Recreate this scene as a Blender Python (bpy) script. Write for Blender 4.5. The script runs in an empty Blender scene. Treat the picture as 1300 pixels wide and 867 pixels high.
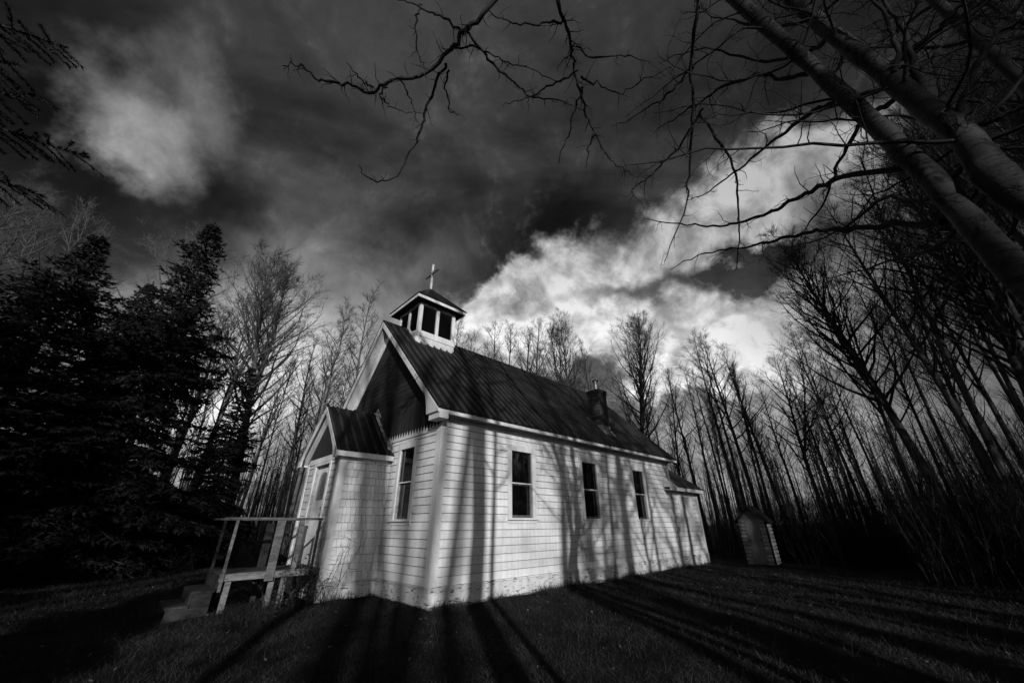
import bpy, math, random
import numpy as np
from mathutils import Vector, Matrix

random.seed(7)
RNG = np.random.default_rng(11)
sc = bpy.context.scene
COL = sc.collection

# ---------------------------------------------------------------- camera
F, PITCH, ROLL, EYE = 480.106, 0.45124, -0.0052, 1.5       # focal length in photo pixels (1300 wide)
cp, sp = math.cos(PITCH), math.sin(PITCH)
cr, sr = math.cos(ROLL), math.sin(ROLL)
FW = np.array([0, cp, sp]); UP0 = np.array([0, -sp, cp]); RT0 = np.array([1., 0, 0])
RT = cr*RT0 + sr*UP0; UP = -sr*RT0 + cr*UP0
CAMPOS = np.array([0, 0, EYE])
cd = bpy.data.cameras.new('camera')
cd.sensor_width = 36; cd.sensor_fit = 'HORIZONTAL'; cd.lens = F/1300*36
cd.clip_start = 0.05; cd.clip_end = 2000
cam = bpy.data.objects.new('camera', cd); COL.objects.link(cam)
M4 = Matrix.Identity(4)
for i in range(3):
    M4[i][0] = RT[i]; M4[i][1] = UP[i]; M4[i][2] = -FW[i]; M4[i][3] = CAMPOS[i]
cam.matrix_world = M4
sc.camera = cam

def ray(x, y):
    """direction of a photo pixel"""
    r = FW*F + RT*(x-650) - UP*(y-433.5)
    return r/np.linalg.norm(r)
def at(x, y, dist):
    return CAMPOS + ray(x, y)*dist

# ---------------------------------------------------------------- sky
SUN_AZ, SUN_EL = math.radians(-12.8), math.radians(18.0)    # heading in which the light travels, height of the sun
LIGHT = np.array([math.sin(SUN_AZ)*math.cos(SUN_EL), math.cos(SUN_AZ)*math.cos(SUN_EL), -math.sin(SUN_EL)])
w = bpy.data.worlds.new('World'); sc.world = w; w.use_nodes = True
nt = w.node_tree; nt.nodes.clear()
class NG:
    """small node-building helper"""
    def __init__(s, nt): s.nt = nt
    def n(s, t, **k):
        o = s.nt.nodes.new(t)
        for a, b in k.items(): setattr(o, a, b)
        return o
    def link(s, a, b): s.nt.links.new(a, b)
    def put(s, v, sock):
        if isinstance(v, bpy.types.NodeSocket): s.link(v, sock)
        elif v is not None: sock.default_value = v
    def m(s, op, a, b=None, c=None, clamp=False):
        o = s.n('ShaderNodeMath', operation=op, use_clamp=clamp)
        s.put(a, o.inputs[0]); s.put(b, o.inputs[1]); s.put(c, o.inputs[2])
        return o.outputs[0]
    def vm(s, op, a, b=None):
        o = s.n('ShaderNodeVectorMath', operation=op)
        s.put(a, o.inputs[0])
        if op == 'SCALE': s.put(b, o.inputs['Scale'])
        else: s.put(b, o.inputs[1])
        return o.outputs[1] if op in ('LENGTH', 'DOT_PRODUCT') else o.outputs[0]
    def noise(s, vec, scale, detail=5, rough=.55, dist=0, color=False):
        o = s.n('ShaderNodeTexNoise'); s.put(vec, o.inputs['Vector'])
        o.inputs['Scale'].default_value = scale; o.inputs['Detail'].default_value = detail
        o.inputs['Roughness'].default_value = rough; o.inputs['Distortion'].default_value = dist
        return o.outputs['Color'] if color else o.outputs[0]
    def ramp(s, v, a, b, c=0., d=1., smooth=True):
        o = s.n('ShaderNodeMapRange'); o.interpolation_type = 'SMOOTHSTEP' if smooth else 'LINEAR'
        s.put(v, o.inputs[0]); s.put(a, o.inputs[1]); s.put(b, o.inputs[2]); s.put(c, o.inputs[3]); s.put(d, o.inputs[4])
        return o.outputs[0]
    def mapping(s, v, loc=(0,0,0), rot=(0,0,0), scale=(1,1,1), typ='POINT'):
        o = s.n('ShaderNodeMapping', vector_type=typ); s.put(v, o.inputs[0])
        o.inputs['Location'].default_value = loc; o.inputs['Rotation'].default_value = rot; o.inputs['Scale'].default_value = scale
        return o.outputs[0]
    def mix(s, f, a, b):
        o = s.n('ShaderNodeMix', data_type='FLOAT')
        s.put(f, o.inputs[0]); s.put(a, o.inputs[2]); s.put(b, o.inputs[3])
        return o.outputs[0]

LUM = .56            # cloud brightness follows the clear-sky luminance
g = NG(nt)
geo = g.n('ShaderNodeTexCoord'); dirv = geo.outputs['Generated']
sky = g.n('ShaderNodeTexSky'); sky.sky_type = 'NISHITA'; sky.sun_disc = False
sky.sun_elevation = SUN_EL; sky.sun_rotation = math.pi + SUN_AZ
sky.air_density = 1.0; sky.dust_density = 1.0
bw = g.n('ShaderNodeRGBToBW'); g.link(sky.outputs[0], bw.inputs[0])
sep = g.n('ShaderNodeSeparateXYZ'); g.link(dirv, sep.inputs[0])
az = g.m('ARCTAN2', sep.outputs[0], sep.outputs[1])
el = g.m('ARCSINE', sep.outputs[2])
cmb = g.n('ShaderNodeCombineXYZ'); g.link(az, cmb.inputs[0]); g.link(el, cmb.inputs[1])
ae = cmb.outputs[0]
# cloud plane coordinates: streaks that run towards the horizon
den = g.m('ADD', g.m('MAXIMUM', sep.outputs[2], 0.0), 0.22)
pl = g.n('ShaderNodeCombineXYZ'); g.link(g.m('DIVIDE', sep.outputs[0], den), pl.inputs[0]); g.link(g.m('DIVIDE', sep.outputs[1], den), pl.inputs[1])
plane = pl.outputs[0]
w1 = g.vm('SCALE', g.vm('SUBTRACT', g.noise(dirv, 3.2, 6, .6, color=True), (.5, .5, .5)), .34)
w2 = g.vm('SCALE', g.vm('SUBTRACT', g.noise(dirv, 11, 5, .6, color=True), (.5, .5, .5)), .10)
aew = g.vm('ADD', g.vm('ADD', ae, w1), w2)
def azel(x, y):
    r = ray(x, y); return math.atan2(r[0], r[1]), math.asin(r[2])
def blob(x, y, a, b, rot=0., vec=aew, inner=.15):
    A, E_ = azel(x, y)
    mp = g.mapping(vec, (A, E_, 0), (0, 0, math.radians(rot)), (a, b, 1), 'TEXTURE')
    return g.ramp(g.vm('LENGTH', mp), 1.0, inner, 0, 1)
def add(*vs):
    r = vs[0]
    for v in vs[1:]: r = g.m('ADD', r, v)
    return r
def mul(*vs):
    r = vs[0]
    for v in vs[1:]: r = g.m('MULTIPLY', r, v)
    return r
fb = g.noise(g.mapping(plane, (3.1, 1.7, 0), (0, 0, math.radians(28)), (1.0, 2.0, 1)), 1.1, 6, .58, .6)
fine = g.noise(dirv, 6.5, 7, .62, .5)
finer = g.noise(dirv, 17, 5, .6, .4)
# thin grey veil everywhere, streaky
veil = g.ramp(fb, .30, .74, .026, .098)
veil = mul(veil, g.ramp(finer, .2, .8, .86, 1.14))
veil = mul(veil, g.ramp(fine, .25, .75, .72, 1.28))
# darker rifts between the clouds
def rift(v, *a, k=.6, **q): return mul(v, g.m('SUBTRACT', 1.0, g.m('MULTIPLY', blob(*a, **q), k)))
veil = rift(veil, 700, 300, .46, .15, 28, k=.70)
veil = rift(veil, 275, 245, .24, .11, -8, k=.60)
veil = rift(veil, 40, 60, .75, .36, -20, k=.70)
veil = rift(veil, 50, 270, .50, .26, 0, k=.60)
veil = rift(veil, 1300, 60, .85, .55, 0, k=.60)
# soft grey banks
soft = add(mul(blob(165, 158, .17, .095, -28, inner=.0), .34), mul(blob(240, 130, .17, .12, -25, inner=.0), .17),
           mul(blob(400, 380, .38, .22, 12, inner=.0), .16), mul(blob(560, 340, .24, .12, 30, inner=.0), .05),
           mul(blob(340, 490, .42, .26, 0, inner=.0), .32),
           mul(blob(1060, 500, .50, .24, 0, inner=.0), .17), mul(blob(600, 430, .34, .12, 0, inner=.0), .24))
soft = mul(soft, g.ramp(fine, .25, .75, .60, 1.40), g.ramp(finer, .2, .8, .90, 1.10))
# bright cumulus behind the chapel and on the right
mass = add(blob(725, 345, .26, .125, 22), blob(850, 310, .28, .17, 25), blob(935, 262, .26, .15, 20), blob(1010, 235, .28, .15, 10),
           blob(680, 395, .34, .13, 0), blob(800, 400, .36, .15, 0), blob(900, 430, .40, .18, 6), blob(1010, 400, .40, .20, 4), blob(640, 365, .14, .08, 30), blob(960, 330, .34, .20, 0), blob(760, 440, .40, .12, 0), blob(900, 470, .30, .12, 0))
shape = g.m('ADD', g.m('MINIMUM', mass, 1.1), g.m('MULTIPLY', g.m('SUBTRACT', fine, .5), .85))
shape = g.m('ADD', shape, g.m('MULTIPLY', g.m('SUBTRACT', finer, .5), .42))
cum = g.ramp(shape, .06, .95)
belly = add(mul(blob(880, 362, .34, .062, -4, inner=.0), .95), mul(blob(990, 340, .26, .085, -8, inner=.0), .85), mul(blob(760, 385, .24, .045, 5, inner=.0), .55), mul(blob(650, 385, .20, .05, 10, inner=.0), .45))
cumb = mul(cum, g.ramp(g.m('ADD', g.m('MULTIPLY', fine, .65), g.m('MULTIPLY', finer, .35)),   .34, .66, .26, 1.0), g.m('SUBTRACT', 1.0, belly, clamp=True), .70)
total = g.m('MINIMUM', add(veil, soft, cumb), .62)
total = rift(total, 1330, 420, .62, .60, 0, k=.62, inner=.25)
# a continuous field of the same broken cloud over the rest of the sky
field = g.ramp(g.m('ADD', fb, g.m('MULTIPLY', g.m('SUBTRACT', fine, .5), .35)), .50, .74)
back = g.ramp(sep.outputs[1], .25, -.15, 0, 1)
total = g.m('ADD', total, mul(field, back, .34))
lum = g.m('MULTIPLY', bw.outputs[0], LUM)
col = mul(total, lum, 10.0)
bg = g.n('ShaderNodeBackground'); g.link(col, bg.inputs[0]); bg.inputs[1].default_value = 0.10
wo = g.n('ShaderNodeOutputWorld'); g.link(bg.outputs[0], wo.inputs[0])
w.cycles.sampling_method = 'MANUAL'; w.cycles.sample_map_resolution = 512

# ---------------------------------------------------------------- sun
sd = bpy.data.lights.new('sun', 'SUN'); sd.energy = 3.0; sd.angle = math.radians(0.53); sd.color = (1, 1, 1)
so = bpy.data.objects.new('sun', sd); COL.objects.link(so)
so.rotation_euler = Vector(LIGHT).to_track_quat('-Z', 'Y').to_euler(); so.location = (6, -20, 20)
sc.view_settings.view_transform = 'Standard'; sc.view_settings.look = 'None'
sc.view_settings.exposure = 0.3; sc.view_settings.gamma = 1
sc.cycles.use_denoising = True
sc.cycles.max_bounces = 5; sc.cycles.diffuse_bounces = 2; sc.cycles.glossy_bounces = 3; sc.cycles.transmission_bounces = 3
sc.cycles.caustics_reflective = False; sc.cycles.caustics_refractive = False

# ---------------------------------------------------------------- materials
def mat(name, fn, rough=.7, spec=.3):
    m = bpy.data.materials.new(name); m.use_nodes = True
    t = m.node_tree; b = t.nodes['Principled BSDF']
    q = NG(t); b.inputs['Roughness'].default_value = rough
    b.inputs['Specular IOR Level'].default_value = spec
    co = q.n('ShaderNodeTexCoord').outputs['Object']
    r = fn(q, co, b)
    if r is not None:
        c = q.n('ShaderNodeCombineColor')
        for k in range(3): q.link(r, c.inputs[k])
        q.link(c.outputs[0], b.inputs['Base Color'])
    return m
def bump(q, b, h, strength=.3, dist=.01):
    o = q.n('ShaderNodeBump'); o.inputs['Strength'].default_value = strength; o.inputs['Distance'].default_value = dist
    q.link(h, o.inputs['Height']); q.link(o.outputs[0], b.inputs['Normal'])
def rnd(q): return q.n('ShaderNodeObjectInfo').outputs['Random']

def paint(lo, hi, peel0, peel1, wood=.10):
    def fn(q, co, b):
        co = q.n('ShaderNodeNewGeometry').outputs['Position']
        big = q.noise(co, 1.3, 4, .6)
        grain = q.noise(q.mapping(co, scale=(3, 3, 30)), 3.0, 5, .6)
        streak = q.noise(q.mapping(co, scale=(14, 14, .9)), 1.0, 5, .65)
        v = q.ramp(big, .3, .7, lo, hi)
        v = q.m('MULTIPLY', v, q.ramp(streak, .25, .75, .84, 1.05))
        v = q.m('MULTIPLY', v, q.ramp(grain, .3, .7, .93, 1.04))
        v = q.m('MULTIPLY', v, q.ramp(rnd(q), 0, 1, .90, 1.05, smooth=False))
        pn = q.noise(q.mapping(co, scale=(3.0, 3.0, 17)), 2.0, 8, .70, .5)
        pm = q.ramp(pn, peel0, peel1)
        v = q.mix(pm, v, q.ramp(grain, .3, .7, wood*.5, wood*1.6))
        bump(q, b, q.m('SUBTRACT', q.m('MULTIPLY', grain, .4), pm), .35, .004)
        return v
    return fn
PAINT = mat('white_paint', paint(.56, .78, .70, .73), .6)
TRIM = mat('white_trim_paint', paint(.58, .76, .70, .73), .6)
SKIRT = mat('peeling_skirt_paint', paint(.46, .74, .56, .60, .08), .7)
SHINGLE = mat('painted_shingle', paint(.56, .74, .71, .74), .65)
def f_metal(q, co, b):
    b.inputs['Metallic'].default_value = .0
    n = q.noise(q.mapping(co, scale=(2, .5, .5)), 2.0, 5, .6)
    n2 = q.noise(co, 40, 3, .6)
    q.link(q.ramp(n, .3, .7, .34, .55), b.inputs['Roughness'])
    return q.m('MULTIPLY', q.ramp(n, .25, .75, .006, .012), q.m('MULTIPLY', q.ramp(n2, .3, .7, .8, 1.2), q.ramp(rnd(q), 0, 1, .75, 1.3)))
METAL = mat('dark_roof_metal', f_metal, .45, .3)
LITRIB = mat('lit_rib_metal', lambda q, co, b: q.ramp(q.noise(q.mapping(co, scale=(1, .4, .4)), 6, 5, .65), .3, .7, .020, .048), .5, .3)  # lighter metal for rib faces: the light they catch, put into the colour
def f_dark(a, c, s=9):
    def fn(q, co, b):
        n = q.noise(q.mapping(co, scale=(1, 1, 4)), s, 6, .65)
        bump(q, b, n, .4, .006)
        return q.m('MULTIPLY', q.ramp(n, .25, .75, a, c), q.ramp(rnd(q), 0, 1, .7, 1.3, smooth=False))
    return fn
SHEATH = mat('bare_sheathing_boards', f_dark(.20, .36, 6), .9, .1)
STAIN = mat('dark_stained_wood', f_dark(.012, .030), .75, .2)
LOUVRE = mat('louvre_wood', f_dark(.008, .02), .8, .2)
SASH = mat('worn_sash_paint', f_dark(.03, .10, 7), .7, .2)
OLDWOOD = mat('weathered_wood', f_dark(.07, .20, 7), .8, .2)
STEPWOOD = mat('step_and_shade_wood', f_dark(.018, .05, 7), .85, .2)  # dark wood for the steps; also paints shade into the landing planks
CONCRETE = mat('foundation_board', f_dark(.10, .24, 5), .9, .2)
def f_brick(q, co, b):
    t = q.n('ShaderNodeTexBrick'); q.put(q.mapping(co, rot=(math.radians(90), 0, math.radians(45)), scale=(1, 1, 1)), t.inputs['Vector'])
    t.inputs['Scale'].default_value = 1.0; t.inputs['Mortar Size'].default_value = .006
    t.inputs['Brick Width'].default_value = .16; t.inputs['Row Height'].default_value = .07
    t.inputs['Color1'].default_value = (.07,)*3+(1,); t.inputs['Color2'].default_value = (.035,)*3+(1,); t.inputs['Mortar'].default_value = (.02,)*3+(1,)
    s = q.n('ShaderNodeSeparateColor'); q.link(t.outputs[0], s.inputs[0])
    bump(q, b, q.m('SUBTRACT', 1.0, t.outputs[1]), .5, .01)
    return q.m('MULTIPLY', s.outputs[0], q.ramp(q.noise(co, 6, 5, .6), .3, .7, .6, 1.4))
BRICK = mat('chimney_brick', f_brick, .85, .2)
def f_pipe(q, co, b):
    b.inputs['Metallic'].default_value = .8
    return q.ramp(q.noise(co, 12, 4, .6), .3, .7, .25, .5)
PIPE = mat('galvanised_metal', f_pipe, .4)
FLASH = mat('flashing_metal', lambda q, co, b: q.ramp(q.noise(co, 6, 6, .7), .35, .65, .05, .34), .6)
def f_glass(q, co, b):
    bump(q, b, q.noise(co, 2.2, 2, .5), .12, .02)
    b.inputs['IOR'].default_value = 1.52
    return q.ramp(q.noise(co, 5, 5, .6), .4, .8, .002, .006)
GLASS = mat('window_glass', f_glass, .03, .6)
PALEGLASS = mat('frosted_door_glass', lambda q, co, b: q.ramp(q.noise(co, 6, 4, .6), .3, .7, .12, .22), .2, .5)
def f_iron(q, co, b): return q.ramp(q.noise(co, 30, 3, .6), .3, .7, .012, .03)
IRON = mat('black_iron', f_iron, .5)
CROSSM = mat('bare_cross_metal', lambda q, co, b: q.ramp(q.noise(co, 18, 3, .6), .3, .7, .45, .7), .5)
def f_bark(lo, hi, sc_=1.0, scars=True):
    def fn(q, co, b):
        n = q.noise(q.mapping(co, scale=(6, 6, 1.6)), 2.5*sc_, 6, .65)
        fine_ = q.noise(q.mapping(co, scale=(4, 4, 22)), 2.0*sc_, 5, .6)
        v = q.ramp(n, .25, .75, lo, hi)
        if scars:
            v = q.mix(q.ramp(fine_, .60, .70), v, lo*.25)
            kn = q.noise(co, 2.2*sc_, 2, .5)
            v = q.mix(q.ramp(kn, .66, .71), v, lo*.2)
        bump(q, b, q.m('ADD', n, q.m('MULTIPLY', fine_, .5)), .5, .012)
        return q.m('MULTIPLY', v, q.ramp(rnd(q), 0, 1, .7, 1.25, smooth=False))
    return fn
BARK = mat('grey_aspen_bark', f_bark(.020, .060), .85, .15)
def f_birch(q, co, b):
    n = q.noise(co, 2.6, 5, .6); ln = q.noise(q.mapping(co, scale=(5, 5, 40)), 1.0, 5, .62, .3); sc2 = q.noise(q.mapping(co, scale=(3.2, 3.2, 2.4)), 1.1, 5, .65, .8); fn_ = q.noise(co, 60, 4, .6)
    v = q.ramp(n, .25, .75, .015, .052)
    v = q.m('MULTIPLY', v, q.ramp(fn_, .25, .75, .75, 1.2))
    v = q.mix(q.ramp(ln, .56, .64), v, .018)
    v = q.mix(q.ramp(sc2, .50, .60), v, .008)
    bump(q, b, q.m('SUBTRACT', q.m('MULTIPLY', fn_, .3), q.m('ADD', q.ramp(ln, .54, .64), q.ramp(sc2, .54, .64))), .7, .012)
    return v
BIRCH = mat('pale_birch_bark', f_birch, .75, .15)
TWIG = mat('dark_twig_bark', f_bark(.012, .028, 1, False), .85, .15)
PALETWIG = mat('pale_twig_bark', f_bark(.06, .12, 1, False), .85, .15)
SBARK = mat('spruce_bark', f_bark(.02, .05, 1, False), .9, .1)
NEEDLE = mat('spruce_needles', lambda q, co, b: q.ramp(q.noise(co, 3, 4, .6), .3, .7, .006, .018), .8, .1)
def f_ground(q, co, b):
    n = q.noise(co, 1.1, 6, .6); f2 = q.noise(co, 22, 6, .7); f3 = q.noise(co, 90, 4, .7)
    v = q.ramp(n, .3, .7, .007, .017)
    v = q.m('MULTIPLY', v, q.m('MULTIPLY', q.ramp(f2, .25, .75, .5, 1.5), q.ramp(f3, .3, .7, .6, 1.4)))
    bump(q, b, q.m('ADD', f2, q.m('MULTIPLY', f3, .4)), .9, .05)
    return v
GROUND = mat('dark_turf', f_ground, .95, .05)
def f_blade(q, co, b):
    n = q.noise(co, 2.2, 4, .6); f2 = q.noise(co, 35, 2, .5)
    return q.m('MULTIPLY', q.ramp(n, .3, .7, .011, .030), q.ramp(f2, .3, .7, .5, 1.6))
BLADE = mat('dry_grass', f_blade, .8, .1)
LEAF = mat('fallen_leaf', lambda q, co, b: q.ramp(q.noise(co, 3, 3, .6), .3, .7, .03, .11), .8, .1)
BRUSH = mat('brush_stems', f_bark(.008, .020, 1, False), .9, .1)
LOG = mat('shed_log_siding', f_dark(.18, .34, 6), .8, .2)
SHEDDOOR = mat('shed_door_paint', f_dark(.11, .15, 4), .8, .2)
SHEDROOF = mat('shed_roof_shingle', f_dark(.012, .03, 10), .9, .1)
PLAQUE = mat('shed_plaque_paint', f_dark(.10, .22, 12), .8, .1)

# ---------------------------------------------------------------- mesh helpers
def mesh_from(name, verts, faces, m, smooth=False):
    me = bpy.data.meshes.new(name)
    me.from_pydata(verts if isinstance(verts, list) else verts.tolist(), [], faces if isinstance(faces, list) else faces.tolist())
    if m: me.materials.append(m)
    if smooth: me.polygons.foreach_set('use_smooth', [True]*len(me.polygons))
    me.update(); return me
def obj(name, me, parent=None, loc=None):
    o = bpy.data.objects.new(name, me); COL.objects.link(o)
    if parent is not None: o.parent = parent
    if loc is not None: o.location = loc
    return o
def tag(o, label=None, cat=None, group=None, kind=None):
    for k, v in (('label', label), ('category', cat), ('group', group), ('kind', kind)):
        if v: o[k] = v
    return o
def empty(name, loc, rz=0):
    e = bpy.data.objects.new(name, None); COL.objects.link(e); e.location = loc; e.rotation_euler = (0, 0, rz); e.empty_display_size = .2
    return e
class MB:
    def __init__(s): s.v = []; s.f = []
    def box(s, x0, x1, y0, y1, z0, z1):
        b = len(s.v)
        s.v += [(x, y, z) for z in (z0, z1) for y in (y0, y1) for x in (x0, x1)]
        s.f += [[b+i for i in q] for q in ((0,2,3,1),(4,5,7,6),(0,1,5,4),(2,6,7,3),(0,4,6,2),(1,3,7,5))]
        return s
    def prism(s, poly, axis, a0, a1):
        """extrude a 2-D polygon along axis 0/1/2; poly gives the other two coordinates in order"""
        b = len(s.v); n = len(poly)
        for a in (a0, a1):
            for p in poly:
                c = list(p); c.insert(axis, a); s.v.append(tuple(c))
        s.f.append(list(range(b, b+n))); s.f.append(list(range(b+2*n-1, b+n-1, -1)))
        for i in range(n):
            j = (i+1) % n; s.f.append([b+i, b+n+i, b+n+j, b+j])
        return s
    def hexa(s, bottom, top):
        b = len(s.v); s.v += [tuple(p) for p in bottom] + [tuple(p) for p in top]
        s.f += [[b+3,b+2,b+1,b], [b+4,b+5,b+6,b+7]] + [[b+i, b+(i+1)%4, b+4+(i+1)%4, b+4+i] for i in range(4)]
        return s
    def lathe(s, prof, c, n=12):
        b = len(s.v)
        for r, z in prof:
            for i in range(n):
                a = 2*math.pi*i/n; s.v.append((c[0]+r*math.cos(a), c[1]+r*math.sin(a), c[2]+z))
        for k in range(len(prof)-1):
            for i in range(n):
                j = (i+1) % n; s.f.append([b+k*n+i, b+k*n+j, b+(k+1)*n+j, b+(k+1)*n+i])
        s.f.append([b+i for i in range(n)][::-1]); s.f.append([b+(len(prof)-1)*n+i for i in range(n)])
        return s
    def mesh(s, name, m, fix=True):
        me = mesh_from(name, s.v, s.f, m)
        if fix:
            import bmesh
            bm = bmesh.new(); bm.from_mesh(me); bmesh.ops.recalc_face_normals(bm, faces=bm.faces); bm.to_mesh(me); bm.free()
        return me
    def build(s, name, m, parent=None, bevel=0):
        o = obj(name, s.mesh(name, m), parent)
        if bevel:
            md = o.modifiers.new('bevel', 'BEVEL'); md.width = bevel; md.segments = 2
        return o
class Tubes:
    """many tapering tubes, meshed together with numpy"""
    def __init__(s): s.g = {}
    def add(s, pts, rad, sides=3): s.g.setdefault((len(pts), sides), []).append((pts, rad))
    def arrays(s):
        V = []; Fq = []; base = 0
        for (K, S), lst in s.g.items():
            P = np.array([a for a, _ in lst], float); R = np.array([b for _, b in lst], float)
            N = len(lst)
            T = np.gradient(P, axis=1); T /= np.linalg.norm(T, axis=2, keepdims=True)+1e-9
            ov = P[:, -1]-P[:, 0]; ov /= np.linalg.norm(ov, axis=1, keepdims=True)+1e-9
            ref = np.where(np.abs(ov[:, 2:3]) < .8, np.array([[0, 0, 1.]]), np.array([[1., 0, 0]]))[:, None, :]
            A = np.cross(T, ref); A /= np.linalg.norm(A, axis=2, keepdims=True)+1e-9
            B = np.cross(T, A)
            ang = np.arange(S)*2*math.pi/S
            ring = P[:, :, None, :] + R[:, :, None, None]*(A[:, :, None, :]*np.cos(ang)[None, None, :, None] + B[:, :, None, :]*np.sin(ang)[None, None, :, None])
            V.append(ring.reshape(-1, 3))
            i = np.arange(N)[:, None, None]*K*S + np.arange(K-1)[None, :, None]*S + np.arange(S)[None, None, :]
            j = np.arange(N)[:, None, None]*K*S + np.arange(K-1)[None, :, None]*S + (np.arange(S)[None, None, :]+1) % S
            q = np.stack([i, j, j+S, i+S], axis=-1).reshape(-1, 4) + base
            Fq.append(q); base += N*K*S
        return np.concatenate(V), np.concatenate(Fq)
    def mesh(s, name, m, extra=None):
        V, Q = s.arrays(); return fast_mesh(name, V, Q, m, True)
def fast_mesh(name, V, Q, m, smooth=False):
    me = bpy.data.meshes.new(name); k = Q.shape[1]
    me.vertices.add(len(V)); me.vertices.foreach_set('co', V.astype(np.float32).ravel())
    me.loops.add(Q.size); me.loops.foreach_set('vertex_index', Q.astype(np.int32).ravel())
    me.polygons.add(len(Q)); me.polygons.foreach_set('loop_start', (np.arange(len(Q))*k).astype(np.int32))
    if smooth: me.polygons.foreach_set('use_smooth', np.ones(len(Q), bool))
    me.update(calc_edges=True); me.validate()
    if m: me.materials.append(m)
    return me

# ---------------------------------------------------------------- ground
def sst(a, b, x):
    t = np.clip((x-a)/(b-a), 0, 1); return t*t*(3-2*t)
def gz(x, y):
    x = np.asarray(x, float); y = np.asarray(y, float)
    z = .23*sst(1.5, 7.5, y) - .12*sst(7.6, 9.4, x)*sst(8, 14, y) + .05*sst(2, 9, -x)*sst(4, 9, y)
    z = z + .025*np.sin(x*.9+1.3)*np.sin(y*.7) + .015*np.sin(x*2.3+y*1.7)
    return z
def axis_pts(lo, hi, a, b, n):
    return np.concatenate([np.linspace(lo, a, 8)[:-1], np.linspace(a, b, n), np.linspace(b, hi, 8)[1:]])
gx = axis_pts(-400, 400, -26, 26, 150); gy = axis_pts(-300, 600, -14, 34, 140)
X, Y = np.meshgrid(gx, gy); Z = gz(X, Y)
V = np.stack([X.ravel(), Y.ravel(), Z.ravel()], 1); nx = len(gx)
ii = (np.arange(len(gy)-1)[:, None]*nx + np.arange(nx-1)[None]).ravel()
tag(obj('ground', fast_mesh('ground', V, np.stack([ii, ii+1, ii+nx+1, ii+nx], 1), GROUND, True)), kind='structure')

# ---------------------------------------------------------------- chapel (local axes: u along the side wall, v along the front to the left)
TH = .80868; U = np.array([math.sin(TH), math.cos(TH), 0]); Vv = np.array([-math.cos(TH), math.sin(TH), 0]); C0 = np.array([-1.419, 7.564, 0])
def wl(u, v, z): return C0 + U*u + Vv*v + np.array([0, 0, z])
chapel = empty('chapel', tuple(C0), math.pi/2 - TH)
tag(chapel, 'small white clapboard chapel with dark metal roof, belfry and cross', 'chapel')
L, W, ZS, ZE, OE, OF, ZR = 9.59, 6.0, .521, 3.58, .27, .285, 6.79
SL = (ZR-ZE)/(W/2+OE)                        # roof slope
KL = .87                                     # the far half of the gable is a little narrower
def lv(v): return W/2+(W/2-v)*KL
def roofz(v): return ZE + ((v if v <= W/2 else W/2-(v-W/2)/KL)+OE)*SL
WL = lv(0.)
LA, PD, PV0, PV1 = L+2.06, 1.12, 1.98, 4.02  # rear of the addition, porch depth, porch sides

# wall cores, each a part that carries its boards
def core(name, mb): return mb.build(name, SHEATH, chapel)
holes_side = [(1.914, 2.573), (4.53, 5.186), (7.123, 7.77)]
WZ0, WZ1 = 1.643, 3.031
side = MB()
xs = [0.03]+[e for a, b in holes_side for e in (a, b)]+[LA-.03]
for k in range(0, len(xs), 2): side.box(xs[k], xs[k+1], .0, .14, .1, 3.5 if xs[k+1] < L else 3.5)
side = MB()
segs = [(0.03, holes_side[0][0]), (holes_side[0][1], holes_side[1][0]), (holes_side[1][1], holes_side[2][0]), (holes_side[2][1], L)]
for a, b in segs: side.box(a, b, .0, .14, .1, 3.72)
for a, b in holes_side: side.box(a, b, .0, .14, .1, WZ0); side.box(a, b, .0, .14, WZ1, 3.72)
side_wall = core('side_wall', side)
fr = MB(); FH = (.93, 1.52)
for a, b, z0, z1 in ((.0, FH[0], .1, 3.72), (FH[1], 4.48, .1, 3.72), (5.07, WL, .1, 3.72), (FH[0], FH[1], .1, 1.62), (FH[0], FH[1], 3.01, 3.72), (4.48, 5.07, .1, 1.62), (4.48, 5.07, 3.01, 3.72)):
    fr.box(.0, .14, a+(.14 if a == 0 else 0), b, z0, z1)
front_wall = core('front_wall', fr)
MB().box(.14, L, WL-.14, WL, .1, 3.72).build('far_side_wall', PAINT, chapel)
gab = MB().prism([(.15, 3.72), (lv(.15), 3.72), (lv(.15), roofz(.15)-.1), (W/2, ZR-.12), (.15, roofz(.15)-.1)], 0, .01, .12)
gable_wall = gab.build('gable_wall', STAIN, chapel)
MB().prism([(.14, .1), (WL-.14, .1), (lv(.14), roofz(.14)-.1), (W/2, ZR-.12), (.14, roofz(.14)-.1)], 0, L-.12, L-.01).build('rear_gable_wall', PAINT, chapel)
add_wall = core('addition_wall', MB().box(L+.01, LA-.02, .0, .12, .1, 2.66))
MB().prism([(.12, .1), (WL-.12, .1), (WL-.12, 2.7), (W/2, 4.9), (.12, 2.7)], 0, LA-.14, LA-.02).build('addition_rear_wall', PAINT, chapel)
MB().box(.2, L-.2, .2, WL-.2, .12, .3).build('floor', STEPWOOD, chapel)
porch_side = core('porch_side_wall', MB().box(-PD, 0.0, PV0, PV0+.1, .1, 2.86))
core('porch_far_wall', MB().box(-PD, 0.0, PV1-.1, PV1, .1, 2.86))
DV0, DV1, DZ0, DZ1 = 2.56, 3.40, .78, 2.74
pf = MB()
pf.box(-PD, -PD+.1, PV0+.1, DV0, .1, 2.86).box(-PD, -PD+.1, DV1, PV1-.1, .1, 2.86).box(-PD, -PD+.1, DV0, DV1, DZ1, 2.86).box(-PD, -PD+.1, DV0, DV1, .1, DZ0)
porch_front = core('porch_front_wall', pf)

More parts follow.
